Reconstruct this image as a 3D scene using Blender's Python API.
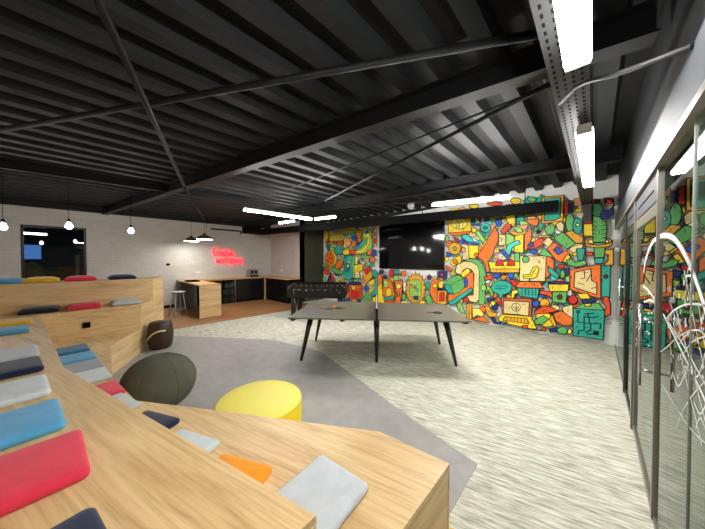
import bpy, math, random
from math import sin, cos, pi, radians, atan2, hypot
from mathutils import Vector, Matrix
from mathutils.geometry import tessellate_polygon

for o in list(bpy.data.objects):
    bpy.data.objects.remove(o, do_unlink=True)
SC = bpy.context.scene
COL = SC.collection

# ------------------------------------------------------------------ camera
EYE = Vector((0.0, 0.0, 1.65))
YAW, PITCH, FPX = radians(43.5), radians(1.0), 256.0
cam_d = bpy.data.cameras.new('camera')
cam_d.sensor_width = 36.0
cam_d.lens = FPX / 705.0 * 36.0
cam_d.clip_start = 0.02
cam = bpy.data.objects.new('camera', cam_d)
cam.location = EYE
cam.rotation_euler = (pi / 2 - PITCH, 0, YAW)
COL.objects.link(cam)
SC.camera = cam

# ------------------------------------------------------------------ world, exposure
w = bpy.data.worlds.new('world')
SC.world = w
w.use_nodes = True
w.node_tree.nodes['Background'].inputs[0].default_value = (0.75, 0.8, 0.9, 1)
w.node_tree.nodes['Background'].inputs[1].default_value = 0.02
SC.view_settings.view_transform = 'Standard'
SC.view_settings.look = 'None'
SC.view_settings.exposure = 1.76
SC.view_settings.gamma = 1.0
SC.view_settings.use_curve_mapping = False
LAMP_W = 17.0          # emission of the LED battens under the cable tray
STRIP_W = 44.0         # emission of the slim LED strips
WASH_W = 105.0          # emission of the strips that wash the mural
PEND_W = 13.0          # emission inside the dome pendants
BULB_W = 36.0          # emission of the bare bulbs

# ------------------------------------------------------------------ helpers
_R = Matrix.Rotation(YAW, 3, 'Z') @ Matrix.Rotation(pi / 2 - PITCH, 3, 'X')
def ray(u, v):
    return _R @ Vector(((u - 352.5) / FPX, -(v - 264.5) / FPX, -1.0))
def on_y(u, v, y):           # photograph pixel -> point of a wall Y = y
    d = ray(u, v); return EYE + d * (y / d.y)
def on_x(u, v, x):
    d = ray(u, v); return EYE + d * (x / d.x)
def on_z(u, v, z):
    d = ray(u, v); return EYE + d * ((z - EYE.z) / d.z)

def lin(c):
    return tuple(((x / 255.0) / 12.92 if x / 255.0 <= 0.04045 else ((x / 255.0 + 0.055) / 1.055) ** 2.4) for x in c)

def mat(name, rgb, rough=0.6, metal=0.0, noise=0.0, scale=20.0, bump=0.0, bscale=80.0, spec=0.5, sheen=0.0):
    m = bpy.data.materials.new(name); m.use_nodes = True
    nt = m.node_tree; N = nt.nodes; L = nt.links
    b = N['Principled BSDF']
    c = lin(rgb)
    b.inputs['Base Color'].default_value = (*c, 1)
    b.inputs['Roughness'].default_value = rough
    b.inputs['Metallic'].default_value = metal
    b.inputs['Specular IOR Level'].default_value = spec
    if sheen: b.inputs['Sheen Weight'].default_value = sheen
    tc = N.new('ShaderNodeTexCoord')
    if noise:
        n = N.new('ShaderNodeTexNoise'); n.inputs['Scale'].default_value = scale; n.inputs['Detail'].default_value = 4
        r = N.new('ShaderNodeValToRGB')
        r.color_ramp.elements[0].position = 0.3; r.color_ramp.elements[1].position = 0.7
        r.color_ramp.elements[0].color = (*[x * (1 - noise) for x in c], 1)
        r.color_ramp.elements[1].color = (*[min(1, x * (1 + noise)) for x in c], 1)
        L.new(tc.outputs['Object'], n.inputs['Vector']); L.new(n.outputs['Fac'], r.inputs['Fac'])
        L.new(r.outputs['Color'], b.inputs['Base Color'])
    if bump:
        n2 = N.new('ShaderNodeTexNoise'); n2.inputs['Scale'].default_value = bscale; n2.inputs['Detail'].default_value = 5
        bp = N.new('ShaderNodeBump'); bp.inputs['Strength'].default_value = bump; bp.inputs['Distance'].default_value = 0.01
        L.new(tc.outputs['Object'], n2.inputs['Vector']); L.new(n2.outputs['Fac'], bp.inputs['Height'])
        L.new(bp.outputs['Normal'], b.inputs['Normal'])
    return m

def emis(name, rgb, strength):
    m = bpy.data.materials.new(name); m.use_nodes = True
    nt = m.node_tree; nt.nodes.clear()
    e = nt.nodes.new('ShaderNodeEmission'); o = nt.nodes.new('ShaderNodeOutputMaterial')
    e.inputs[0].default_value = (*rgb, 1); e.inputs[1].default_value = strength
    nt.links.new(e.outputs[0], o.inputs[0])
    return m

def glass_mat(name, tint, ior=1.5, opacity=0.0):
    m = bpy.data.materials.new(name); m.use_nodes = True
    nt = m.node_tree; nt.nodes.clear(); N = nt.nodes
    t = N.new('ShaderNodeBsdfTransparent'); t.inputs[0].default_value = (*tint, 1)
    g = N.new('ShaderNodeBsdfGlossy'); g.inputs['Roughness'].default_value = 0.0
    g.inputs[0].default_value = (0.9, 0.95, 0.93, 1)
    f = N.new('ShaderNodeFresnel'); f.inputs[0].default_value = ior
    mx = N.new('ShaderNodeMixShader'); o = N.new('ShaderNodeOutputMaterial')
    nt.links.new(f.outputs[0], mx.inputs[0]); nt.links.new(t.outputs[0], mx.inputs[1])
    nt.links.new(g.outputs[0], mx.inputs[2]); nt.links.new(mx.outputs[0], o.inputs[0])
    return m

def wood(name, light, dark, ang, freq=7.0, rough=0.45):
    """laminate oak: streaks along the heading `ang` (degrees, in plan)"""
    m = bpy.data.materials.new(name); m.use_nodes = True
    nt = m.node_tree; N = nt.nodes; L = nt.links; b = N['Principled BSDF']
    tc = N.new('ShaderNodeTexCoord'); mp = N.new('ShaderNodeMapping')
    mp.vector_type = 'POINT'
    rot = N.new('ShaderNodeVectorRotate'); rot.rotation_type = 'Z_AXIS'; rot.inputs['Angle'].default_value = -radians(ang)
    L.new(tc.outputs['Object'], rot.inputs['Vector'])
    mp.inputs['Scale'].default_value = (0.9, freq, freq)
    L.new(rot.outputs[0], mp.inputs['Vector'])
    n = N.new('ShaderNodeTexNoise'); n.inputs['Scale'].default_value = 1.0; n.inputs['Detail'].default_value = 6
    n.inputs['Roughness'].default_value = 0.62; n.inputs['Distortion'].default_value = 1.1
    L.new(mp.outputs[0], n.inputs['Vector'])
    mp2 = N.new('ShaderNodeMapping'); mp2.inputs['Scale'].default_value = (3.0, freq * 9, freq * 9)
    L.new(rot.outputs[0], mp2.inputs['Vector'])
    n2 = N.new('ShaderNodeTexNoise'); n2.inputs['Scale'].default_value = 1.0; n2.inputs['Detail'].default_value = 3
    L.new(mp2.outputs[0], n2.inputs['Vector'])
    r = N.new('ShaderNodeValToRGB'); e = r.color_ramp.elements
    e[0].position = 0.30; e[0].color = (*lin(dark), 1); e[1].position = 0.62; e[1].color = (*lin(light), 1)
    a = e.new(0.42); a.color = (*[(x * .45 + y * .55) for x, y in zip(lin(dark), lin(light))], 1)
    L.new(n.outputs['Fac'], r.inputs['Fac'])
    r2 = N.new('ShaderNodeValToRGB'); r2.color_ramp.elements[0].position = 0.3; r2.color_ramp.elements[1].position = 0.55
    r2.color_ramp.elements[0].color = (0.80, 0.76, 0.70, 1); r2.color_ramp.elements[1].color = (1, 1, 1, 1)
    L.new(n2.outputs['Fac'], r2.inputs['Fac'])
    mx = N.new('ShaderNodeMix'); mx.data_type = 'RGBA'; mx.blend_type = 'MULTIPLY'; mx.inputs[0].default_value = 0.95
    L.new(r.outputs[0], mx.inputs[6]); L.new(r2.outputs[0], mx.inputs[7])
    L.new(mx.outputs[2], b.inputs['Base Color'])
    b.inputs['Roughness'].default_value = rough
    b.inputs['Specular IOR Level'].default_value = 0.35
    return m

class MB:
    def __init__(s): s.v = []; s.f = []; s.m = []; s.sm = []
    def quad(s, a, b, c, d, mi=0):
        n = len(s.v); s.v += [tuple(a), tuple(b), tuple(c), tuple(d)]; s.f.append((n, n+1, n+2, n+3)); s.m.append(mi); s.sm.append(False)
    def box(s, x0, x1, y0, y1, z0, z1, mi=0):
        n = len(s.v)
        s.v += [(x0,y0,z0),(x1,y0,z0),(x1,y1,z0),(x0,y1,z0),(x0,y0,z1),(x1,y0,z1),(x1,y1,z1),(x0,y1,z1)]
        for f in ((0,3,2,1),(4,5,6,7),(0,1,5,4),(1,2,6,5),(2,3,7,6),(3,0,4,7)):
            s.f.append(tuple(n+i for i in f)); s.m.append(mi); s.sm.append(False)
        return s
    def bar(s, a, b, wd, ht, up=(0,0,1), mi=0):
        """box-section bar from a to b, wd across, ht along up"""
        a = Vector(a); b = Vector(b); d = (b-a).normalized(); up = Vector(up)
        side = d.cross(up)
        if side.length < 1e-6: side = d.cross(Vector((0,1,0)))
        side.normalize(); up = side.cross(d).normalized()
        n = len(s.v)
        for p in (a, b):
            for (i, j) in ((-1,-1),(1,-1),(1,1),(-1,1)):
                s.v.append(tuple(p + side*(i*wd/2) + up*(j*ht/2)))
        for f in ((0,1,2,3),(7,6,5,4),(0,4,5,1),(1,5,6,2),(2,6,7,3),(3,7,4,0)):
            s.f.append(tuple(n+i for i in f)); s.m.append(mi); s.sm.append(False)
        return s
    def tube(s, pts, r, seg=8, mi=0, closed=False, cap=True):
        pts = [Vector(p) for p in pts]; n0 = len(s.v); k = len(pts)
        rs = r if isinstance(r, (list, tuple)) else [r]*k
        prev = None
        for i, p in enumerate(pts):
            if closed: d = pts[(i+1) % k] - pts[i-1]
            else: d = (pts[min(i+1, k-1)] - pts[max(i-1, 0)])
            d.normalize()
            if prev is None:
                a = d.cross(Vector((0,0,1)))
                if a.length < 1e-3: a = d.cross(Vector((1,0,0)))
            else:
                a = prev - d * prev.dot(d)
                if a.length < 1e-6: a = d.cross(Vector((0,0,1)))
            a.normalize(); prev = a; b = d.cross(a)
            for j in range(seg):
                t = 2*pi*j/seg
                s.v.append(tuple(p + a*(cos(t)*rs[i]) + b*(sin(t)*rs[i])))
        for i in range(k if closed else k-1):
            i2 = (i+1) % k
            for j in range(seg):
                j2 = (j+1) % seg
                s.f.append((n0+i*seg+j, n0+i*seg+j2, n0+i2*seg+j2, n0+i2*seg+j)); s.m.append(mi); s.sm.append(True)
        if cap and not closed:
            s.f.append(tuple(n0+j for j in range(seg))[::-1]); s.m.append(mi); s.sm.append(False)
            s.f.append(tuple(n0+(k-1)*seg+j for j in range(seg))); s.m.append(mi); s.sm.append(False)
        return s
    def lathe(s, prof, seg=32, c=(0,0,0), mi=0, smooth=True, cap=True):
        n0 = len(s.v); k = len(prof)
        for (r, z) in prof:
            for j in range(seg):
                t = 2*pi*j/seg
                s.v.append((c[0]+r*cos(t), c[1]+r*sin(t), c[2]+z))
        for i in range(k-1):
            for j in range(seg):
                j2 = (j+1) % seg
                s.f.append((n0+i*seg+j, n0+i*seg+j2, n0+(i+1)*seg+j2, n0+(i+1)*seg+j)); s.m.append(mi); s.sm.append(smooth)
        if cap:
            s.f.append(tuple(n0+j for j in range(seg))[::-1]); s.m.append(mi); s.sm.append(False)
            s.f.append(tuple(n0+(k-1)*seg+j for j in range(seg))); s.m.append(mi); s.sm.append(False)
        return s
    def prism(s, poly, z0, z1, mi=0):
        n = len(poly); n0 = len(s.v)
        area = sum(poly[i][0]*poly[(i+1) % n][1]-poly[(i+1) % n][0]*poly[i][1] for i in range(n))
        if area < 0: poly = poly[::-1]
        s.v += [(x, y, z0) for x, y in poly] + [(x, y, z1) for x, y in poly]
        for t in tessellate_polygon([[Vector((x, y, 0)) for x, y in poly]]):
            a, b, c = t
            A, B, C = (Vector(poly[i]) for i in (a, b, c))
            if (B-A).cross(C-A) < 0: b, c = c, b
            s.f.append((n0+n+a, n0+n+b, n0+n+c)); s.m.append(mi); s.sm.append(False)
            s.f.append((n0+a, n0+c, n0+b)); s.m.append(mi); s.sm.append(False)
        for i in range(n):
            j = (i+1) % n
            s.f.append((n0+i, n0+j, n0+n+j, n0+n+i)); s.m.append(mi); s.sm.append(False)
        return s
    def mesh(s, name, mats):
        me = bpy.data.meshes.new(name); me.from_pydata(s.v, [], s.f)
        if not isinstance(mats, (list, tuple)): mats = [mats]
        for m in mats: me.materials.append(m)
        me.polygons.foreach_set('material_index', s.m)
        me.polygons.foreach_set('use_smooth', s.sm)
        me.update(); return me
    def build(s, name, mats, parent=None, loc=None, rz=0.0, bevel=0.0):
        o = bpy.data.objects.new(name, s.mesh(name, mats)); COL.objects.link(o)
        if parent: o.parent = parent
        if loc is not None: o.location = loc
        if rz: o.rotation_euler = (0, 0, rz)
        if bevel:
            md = o.modifiers.new('bevel', 'BEVEL'); md.width = bevel; md.segments = 2; md.limit_method = 'ANGLE'
        return o

def tag(o, label=None, cat=None, group=None, kind=None):
    if label: o['label'] = label
    if cat: o['category'] = cat
    if group: o['group'] = group
    if kind: o['kind'] = kind
    return o
def empty(name, loc=(0,0,0), rz=0.0):
    o = bpy.data.objects.new(name, None); COL.objects.link(o); o.location = loc; o.rotation_euler = (0,0,rz)
    o.empty_display_size = 0.1
    return o
def copy_tree(o, parent=None):
    c = o.copy(); COL.objects.link(c)
    if parent: c.parent = parent
    for ch in list(o.children): copy_tree(ch, c)
    return c
def struct(o): o['kind'] = 'structure'; return o

# ------------------------------------------------------------------ materials
M = {}
M['white_brick'] = None
def brick_mat():
    m = bpy.data.materials.new('white_painted_brick'); m.use_nodes = True
    nt = m.node_tree; N = nt.nodes; L = nt.links; b = N['Principled BSDF']
    tc = N.new('ShaderNodeTexCoord'); sep = N.new('ShaderNodeSeparateXYZ'); add = N.new('ShaderNodeMath'); add.operation = 'ADD'
    cmb = N.new('ShaderNodeCombineXYZ')
    L.new(tc.outputs['Object'], sep.inputs[0]); L.new(sep.outputs[0], add.inputs[0]); L.new(sep.outputs[1], add.inputs[1])
    L.new(add.outputs[0], cmb.inputs[0]); L.new(sep.outputs[2], cmb.inputs[1])
    br = N.new('ShaderNodeTexBrick'); br.inputs['Scale'].default_value = 1.0
    br.inputs['Brick Width'].default_value = 0.24; br.inputs['Row Height'].default_value = 0.086
    br.inputs['Mortar Size'].default_value = 0.006; br.inputs['Mortar Smooth'].default_value = 0.6
    br.inputs['Color1'].default_value = (*lin((206, 203, 198)), 1); br.inputs['Color2'].default_value = (*lin((198, 195, 190)), 1)
    br.inputs['Mortar'].default_value = (*lin((190, 187, 181)), 1)
    L.new(cmb.outputs[0], br.inputs['Vector']); L.new(br.outputs['Color'], b.inputs['Base Color'])
    n = N.new('ShaderNodeTexNoise'); n.inputs['Scale'].default_value = 9; n.inputs['Detail'].default_value = 6
    L.new(tc.outputs['Object'], n.inputs['Vector'])
    mx = N.new('ShaderNodeMath'); mx.operation = 'MULTIPLY_ADD'; mx.inputs[1].default_value = -0.7
    L.new(br.outputs['Fac'], mx.inputs[0]); L.new(n.outputs['Fac'], mx.inputs[2])
    bp = N.new('ShaderNodeBump'); bp.inputs['Strength'].default_value = 0.45; bp.inputs['Distance'].default_value = 0.012
    L.new(mx.outputs[0], bp.inputs['Height']); L.new(bp.outputs[0], b.inputs['Normal'])
    b.inputs['Roughness'].default_value = 0.6
    return m
M['white_brick'] = brick_mat()

def carpet_mat():
    m = bpy.data.materials.new('streaked_carpet'); m.use_nodes = True
    nt = m.node_tree; N = nt.nodes; L = nt.links; b = N['Principled BSDF']
    tc = N.new('ShaderNodeTexCoord')
    rot = N.new('ShaderNodeVectorRotate'); rot.rotation_type = 'Z_AXIS'; rot.inputs['Angle'].default_value = -radians(14)
    L.new(tc.outputs['Object'], rot.inputs['Vector'])
    mp = N.new('ShaderNodeMapping'); mp.inputs['Scale'].default_value = (5.0, 46.0, 1.0)
    L.new(rot.outputs[0], mp.inputs['Vector'])
    n = N.new('ShaderNodeTexNoise'); n.inputs['Scale'].default_value = 1.0; n.inputs['Detail'].default_value = 5; n.inputs['Roughness'].default_value = 0.7
    L.new(mp.outputs[0], n.inputs['Vector'])
    r = N.new('ShaderNodeValToRGB'); e = r.color_ramp.elements
    e[0].position = 0.36; e[0].color = (*lin((146, 144, 124)), 1)
    e[1].position = 0.62; e[1].color = (*lin((222, 220, 204)), 1)
    L.new(n.outputs['Fac'], r.inputs['Fac'])
    big = N.new('ShaderNodeTexNoise'); big.inputs['Scale'].default_value = 1.6; big.inputs['Detail'].default_value = 3
    L.new(tc.outputs['Object'], big.inputs['Vector'])
    r2 = N.new('ShaderNodeValToRGB'); r2.color_ramp.elements[0].position = .3; r2.color_ramp.elements[1].position = .7
    r2.color_ramp.elements[0].color = (.93, .93, .92, 1); r2.color_ramp.elements[1].color = (1, 1, 1, 1)
    L.new(big.outputs['Fac'], r2.inputs['Fac'])
    mx = N.new('ShaderNodeMix'); mx.data_type = 'RGBA'; mx.blend_type = 'MULTIPLY'; mx.inputs[0].default_value = 1
    L.new(r.outputs[0], mx.inputs[6]); L.new(r2.outputs[0], mx.inputs[7]); L.new(mx.outputs[2], b.inputs['Base Color'])
    bp = N.new('ShaderNodeBump'); bp.inputs['Strength'].default_value = 0.5; bp.inputs['Distance'].default_value = 0.006
    L.new(n.outputs['Fac'], bp.inputs['Height']); L.new(bp.outputs[0], b.inputs['Normal'])
    b.inputs['Roughness'].default_value = 0.95; b.inputs['Specular IOR Level'].default_value = 0.1
    return m
M['carpet'] = carpet_mat()
M['vinyl'] = mat('grey_vinyl', (150, 147, 142), 0.55, noise=0.10, scale=6, spec=0.3)
M['floor_wood'] = wood('brown_plank_floor', (178, 130, 88), (120, 82, 54), 90, 10, 0.4)
M['oak_a'] = wood('oak_laminate_long', (230, 198, 146), (190, 148, 96), 15, 8.5)
M['oak_b'] = wood('oak_laminate_far', (226, 194, 144), (194, 154, 106), 90, 8.5)
M['oak_c'] = wood('oak_laminate_diagonal', (228, 198, 148), (194, 156, 106), -26, 8.5)
M['oak_counter'] = wood('oak_counter', (216, 176, 116), (178, 136, 84), 90, 8.0)
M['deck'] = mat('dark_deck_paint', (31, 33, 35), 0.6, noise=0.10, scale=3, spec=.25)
M['deck_up'] = mat('deck_recess_shade', (15, 15, 15), 0.7, noise=0.10, scale=3, spec=.2)  # deck colour darkened, shade between the ribs put into it
M['steel_black'] = mat('black_painted_steel', (25, 25, 26), 0.55, noise=0.1, scale=8, spec=.25)
M['black'] = mat('matt_black', (7, 7, 8), 0.7, spec=.12)
M['black_satin'] = mat('satin_black', (14, 14, 15), 0.28)
M['black_board'] = mat('black_wall_board', (62, 64, 54), 0.22, noise=0.12, scale=4)
M['tray'] = mat('grey_cable_tray', (58, 58, 58), 0.5, metal=0.2)
M['white_paint'] = mat('white_wall_paint', (236, 236, 232), 0.6)
M['grey_bulk'] = mat('grey_bulkhead_paint', (66, 69, 73), 0.6, noise=0.06, scale=3, spec=.3)
M['frame'] = mat('dark_bronze_frame', (128, 121, 112), 0.35, metal=0.4)
M['frame_black'] = mat('black_frame', (24, 24, 25), 0.35)
M['steel'] = mat('brushed_steel', (190, 190, 188), 0.25, metal=0.9)
M['glass'] = glass_mat('clear_partition_glass', (0.93, 0.97, 0.95), 1.52)
M['dark_glass'] = glass_mat('dark_window_glass', (0.55, 0.6, 0.6), 1.5)
M['office_wall'] = mat('office_grey_wall', (120, 126, 124), 0.7)
M['lamp'] = emis('led_diffuser', (1.0, 0.985, 0.965), LAMP_W)
M['wash'] = emis('led_wash_diffuser', (1.0, 0.985, 0.965), WASH_W)
M['strip'] = emis('led_strip_diffuser', (1.0, 0.985, 0.965), STRIP_W)
M['white_metal'] = mat('white_metal', (225, 225, 225), 0.4)
M['yellow_strip'] = mat('yellow_edge_strip', (232, 190, 40), 0.6)

XL, XR, YB, YK, XK = -10.65, 0.28, 7.03, 5.85, -8.35
YREAR, ZT = -2.4, 3.4

# ------------------------------------------------------------------ setting
struct(MB().box(-11.2, 4.4, YREAR - .1, YB + .1, -0.1, 0.0).build('floor', M['carpet']))
vin = [(-6.98, 1.1), (-6.62, 1.33), (-4.88, 2.66), (-4.15, 2.84), (-3.51, 2.92), (-1.55, 2.38), (-.67, 2.17), (-.66, .9), (-.9, .2), (-5.2, -.3), (-6.6, .6)]
struct(MB().prism(vin, 0.0, 0.004).build('floor_vinyl', M['vinyl']))
struct(MB().box(XL, -7.26, YREAR, YK, 0.0, 0.004).build('floor_wood', M['floor_wood']))

# left wall with the tall glazed opening
oy0, oy1, oz = -1.09, 0.08, 2.565
wl = MB().box(XL - .2, XL, YREAR, oy0, 0, ZT).box(XL - .2, XL, oy1, YK + .2, 0, ZT).box(XL - .2, XL, oy0, oy1, oz, ZT)
struct(wl.build('wall_left', M['white_brick']))
struct(MB().box(XL, XK, YK, YK + .2, 0, ZT).build('wall_kitchen', M['white_brick']))
struct(MB().box(XK - .06, XK, YK, YB, 0, ZT).build('wall_return', M['black_board']))
struct(MB().box(XK - .1, 4.4, YB, YB + .2, 0, ZT).build('wall_back', M['white_paint']))
struct(MB().box(-11.2, 4.4, YREAR - .2, YREAR, 0, ZT).build('wall_rear', M['white_paint']))
struct(MB().box(4.2, 4.4, YREAR, YB, 0, ZT).build('wall_office', M['office_wall']))
struct(MB().box(XK, XR, YB - .012, YB, 0, .075).build('baseboard_back', M['white_paint']))
struct(MB().box(XL, XL + .012, oy1, 2.2, 0.004, .10).build('baseboard_left', M['black']))
# room behind the glazed opening
nb = MB().box(XL - 3.2, XL - 3.1, -3.2, 2.2, 0, ZT).box(XL - 3.2, XL - .2, -3.3, -3.2, 0, ZT).box(XL - 3.2, XL - .2, 2.2, 2.3, 0, ZT)
struct(nb.build('wall_next_room', mat('next_room_dark', (44, 44, 46), .7)))
struct(MB().box(XL - 3.2, XL - .2, -3.2, 2.2, -.1, 0).build('floor_next_room', mat('next_room_floor', (70, 58, 44), .6)))
struct(MB().box(XL - 3.2, XL - .2, -3.2, 2.2, ZT, ZT + .1).build('ceiling_next_room', M['deck_up']))
wdo = empty('window_1', (XL - .06, (oy0 + oy1) / 2, 0)); struct(wdo)
hw = (oy1 - oy0) / 2
MB().box(-.03, .03, -hw, -hw + .05, 0, oz).build('frame_jamb', M['frame_black'], wdo)
MB().box(-.03, .03, hw - .05, hw, 0, oz).build('frame_jamb', M['frame_black'], wdo)
MB().box(-.03, .03, -hw + .05, hw - .05, oz - .05, oz).build('frame_head', M['frame_black'], wdo)
MB().box(-.03, .03, -hw + .05, hw - .05, 0, .05).build('frame_sill', M['frame_black'], wdo)
MB().box(-.005, .005, -hw + .05, hw - .05, .05, oz - .05).build('pane', M['dark_glass'], wdo)

# ceiling: profiled deck, every rib its own piece
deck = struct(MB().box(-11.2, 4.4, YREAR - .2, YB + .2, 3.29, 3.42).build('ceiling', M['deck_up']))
rib = MB()
y0, y1 = YREAR, YB
n0 = len(rib.v)
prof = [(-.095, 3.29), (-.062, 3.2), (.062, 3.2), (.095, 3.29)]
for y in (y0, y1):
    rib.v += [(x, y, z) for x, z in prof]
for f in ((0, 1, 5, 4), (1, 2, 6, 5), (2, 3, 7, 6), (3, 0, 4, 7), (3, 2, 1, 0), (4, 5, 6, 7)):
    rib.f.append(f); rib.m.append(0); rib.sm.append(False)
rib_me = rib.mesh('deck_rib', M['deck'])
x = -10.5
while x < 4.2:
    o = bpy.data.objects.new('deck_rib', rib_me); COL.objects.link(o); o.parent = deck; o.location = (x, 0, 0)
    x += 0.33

def ibeam(name, a, b, zb, zt, fw=.13, ft=.014):
    a = Vector((*a, 0)); b = Vector((*b, 0)); e = struct(empty(name, ((a + b) / 2).to_tuple()[:2] + (zb,)))
    c = (a + b) / 2
    def seg(z, h, wd, nm):
        MB().bar(Vector((a.x - c.x, a.y - c.y, z - zb)), Vector((b.x - c.x, b.y - c.y, z - zb)), wd, h).build(nm, M['steel_black'], e)
    seg(zb + ft / 2, ft, fw, 'flange'); seg(zt - ft / 2, ft, fw, 'flange'); seg((zb + zt) / 2, zt - zb - 2 * ft, .012, 'web')
    return e
ibeam('roof_beam', (XL, .46), (.25, 2.42), 3.0, 3.2, .14)
ibeam('roof_beam', (-8.3, 4.34), (.25, 5.06), 3.0, 3.2, .14)
ibeam('roof_beam', (-6.7, -1.6), (-6.35, 2.9), 3.06, 3.19, .07)
struct(MB().box(XL, XL + .05, YREAR, YK, 3.03, 3.2).build('trim_8', M['steel_black']))
def rod(name, a, b, r):
    return struct(MB().tube([a, b], r, 8).build(name, M['steel_black']))
rod('roof_brace', (-5.6, -1.12, 3.06), (-.2, 2.02, 3.06), .026)
rod('roof_brace', (-.9, -.27, 3.0), (-5.42, 1.28, 3.0), .026)
rod('roof_brace', (-5.5, 1.3, 3.0), (-9.6, 2.86, 3.0), .026)
rod('roof_brace', (-.25, 2.45, 2.985), (-4.4, 3.75, 2.985), .02)
rod('roof_conduit', (-.25, 2.75, 3.13), (-4.6, 2.98, 3.13), .011)
rod('roof_brace', (-2.0, 6.0, 3.05), (-6.8, 4.1, 3.05), .02)

# long black trunking box hung in front of the mural
ta, tb = Vector((-.55, 6.48, 2.72)), Vector((-9.4, 4.75, 2.72))
tr = tag(empty('hanging_trunking', (ta + tb) / 2), 'long black box trunking hung in front of the mural wall', 'trunking')
c = (ta + tb) / 2
MB().bar(ta - c, tb - c, .2, .2).build('casing', M['black'], tr)
for t in (.06, .3, .55, .8):
    p = ta.lerp(tb, t) - c
    MB().tube([p + Vector((0, 0, .1)), p + Vector((0, 0, .56))], .008, 6).build('hanger_rod', M['steel_black'], tr)

# perforated cable tray with LED battens
tray = tag(empty('cable_tray', (-.13, 2.3, 2.75)), 'grey perforated cable tray running along the glass partition', 'cable tray')
MB().box(-.085, .085, -4.6, 4.7, 0, .003).build('tray_base', M['tray'], tray)
MB().box(-.088, -.085, -4.6, 4.7, 0, .06).build('tray_side', M['tray'], tray)
MB().box(.085, .088, -4.6, 4.7, 0, .06).build('tray_side', M['tray'], tray)
sl = MB()
yy = -2.6
while yy < 4.6:
    for xx in (-.06, -.02, .02, .06):
        sl.box(xx - .006, xx + .006, yy - .014, yy + .014, -.0015, .0)
    yy += .06
o = sl.build('tray_slots', M['black'], tray); o['kind'] = 'stuff'
for yy in (-1.6, .15, 2.9, 4.4):
    MB().tube([(-.07, yy, .06), (-.07, yy, .53)], .006, 6).build('hanger_rod', M['tray'], tray)
MB().box(-.06, .06, 4.55, 4.69, -.34, 0).build('tray_drop', M['tray'], tray)
MB().tube([(-.06, -.04, -.03), (.03, -.2, -.04), (.08, -.3, -.08), (.13, -.4, -.135), (.18, -.46, -.175), (.27, -.55, -.22), (.389, -.7, -.29)], .012, 8).build('conduit_arm', M['tray'], tray)

def batten(a, b, z, wd, label, hang=True, ht=.04, group=None, glow='strip'):
    a = Vector((*a, z)); b = Vector((*b, z)); c = (a + b) / 2
    e = tag(empty('led_batten', c), label, 'light', group)
    MB().bar(a - c + Vector((0, 0, ht + .012)), b - c + Vector((0, 0, ht + .012)), wd * .8, .03).build('housing', M['white_metal'], e)
    d = (b - a).normalized() * .012
    MB().bar(a - c + Vector((0, 0, ht / 2)), b - c + Vector((0, 0, ht / 2)), wd, ht - .006).build('diffuser', M[glow], e, bevel=.015)
    MB().bar(a - c - d + Vector((0, 0, ht / 2)), a - c + Vector((0, 0, ht / 2)), wd * .9, ht * .8).build('end_cap', M['white_metal'], e)
    MB().bar(b - c + Vector((0, 0, ht / 2)), b - c + d + Vector((0, 0, ht / 2)), wd * .9, ht * .8).build('end_cap', M['white_metal'], e)
    if not hang:
        for t in (.2, .8):
            p = a.lerp(b, t) - c
            MB().box(p.x - .02, p.x + .02, p.y - .03, p.y + .03, ht + .027, 2.748 - z).build('mounting_bracket', M['tray'], e)
    if hang:
        top = 3.2
        for t in (.15, .85):
            p = a.lerp(b, t) - c
            MB().tube([p + Vector((0, 0, ht + .027)), p + Vector((0, 0, top - z))], .004, 6).build('suspension_wire', M['steel_black'], e)
    return e
batten((-.075, -.24), (-.075, 1.70), 2.6, .105, 'white LED batten under the cable tray, the one nearest the camera at the top edge', False, ht=.055, glow='lamp')
batten((-.075, 2.63), (-.075, 4.57), 2.6, .105, 'white LED batten under the far stretch of the cable tray by the mural', False, ht=.055, glow='lamp')
batten((-4.94, 2.15), (-4.95, 3.78), 2.6, .06, 'slim white LED strip pointing from the room centre towards the kitchen corner')
batten((-4.86, 3.84), (-4.25, 3.93), 2.6, .06, 'short white LED strip meeting the long strip at a corner', glow='wash')
batten((-2.1, 4.27), (-.97, 4.56), 2.6, .07, 'white LED strip hung before the mural just right of the television', glow='wash')
batten((-7.0, 4.15), (-6.35, 4.25), 2.76, .07, 'small white LED strip near the kitchen above the dark wall panel')

batten((1.55, .6), (1.55, 2.6), 2.7, .1, 'unseen white LED batten added to light the corridor behind the glass partition, nearer the camera', glow='strip')  # added out of view to brighten the corridor seen through the glass
batten((1.55, 3.6), (1.55, 5.6), 2.7, .1, 'unseen white LED batten added to light the corridor behind the glass partition, nearer the mural wall', glow='strip')  # second added batten, also out of view, for more corridor light
fa = MB().prism([(XK, 2.98), (-1.6, 3.2), (XK, 3.2)], -.05, 0)
fa.v = [(x, YB + z, y) for x, y, z in fa.v]; fa.f = [f[::-1] for f in fa.f]
struct(fa.build('trim_9', M['steel_black']))

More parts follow.
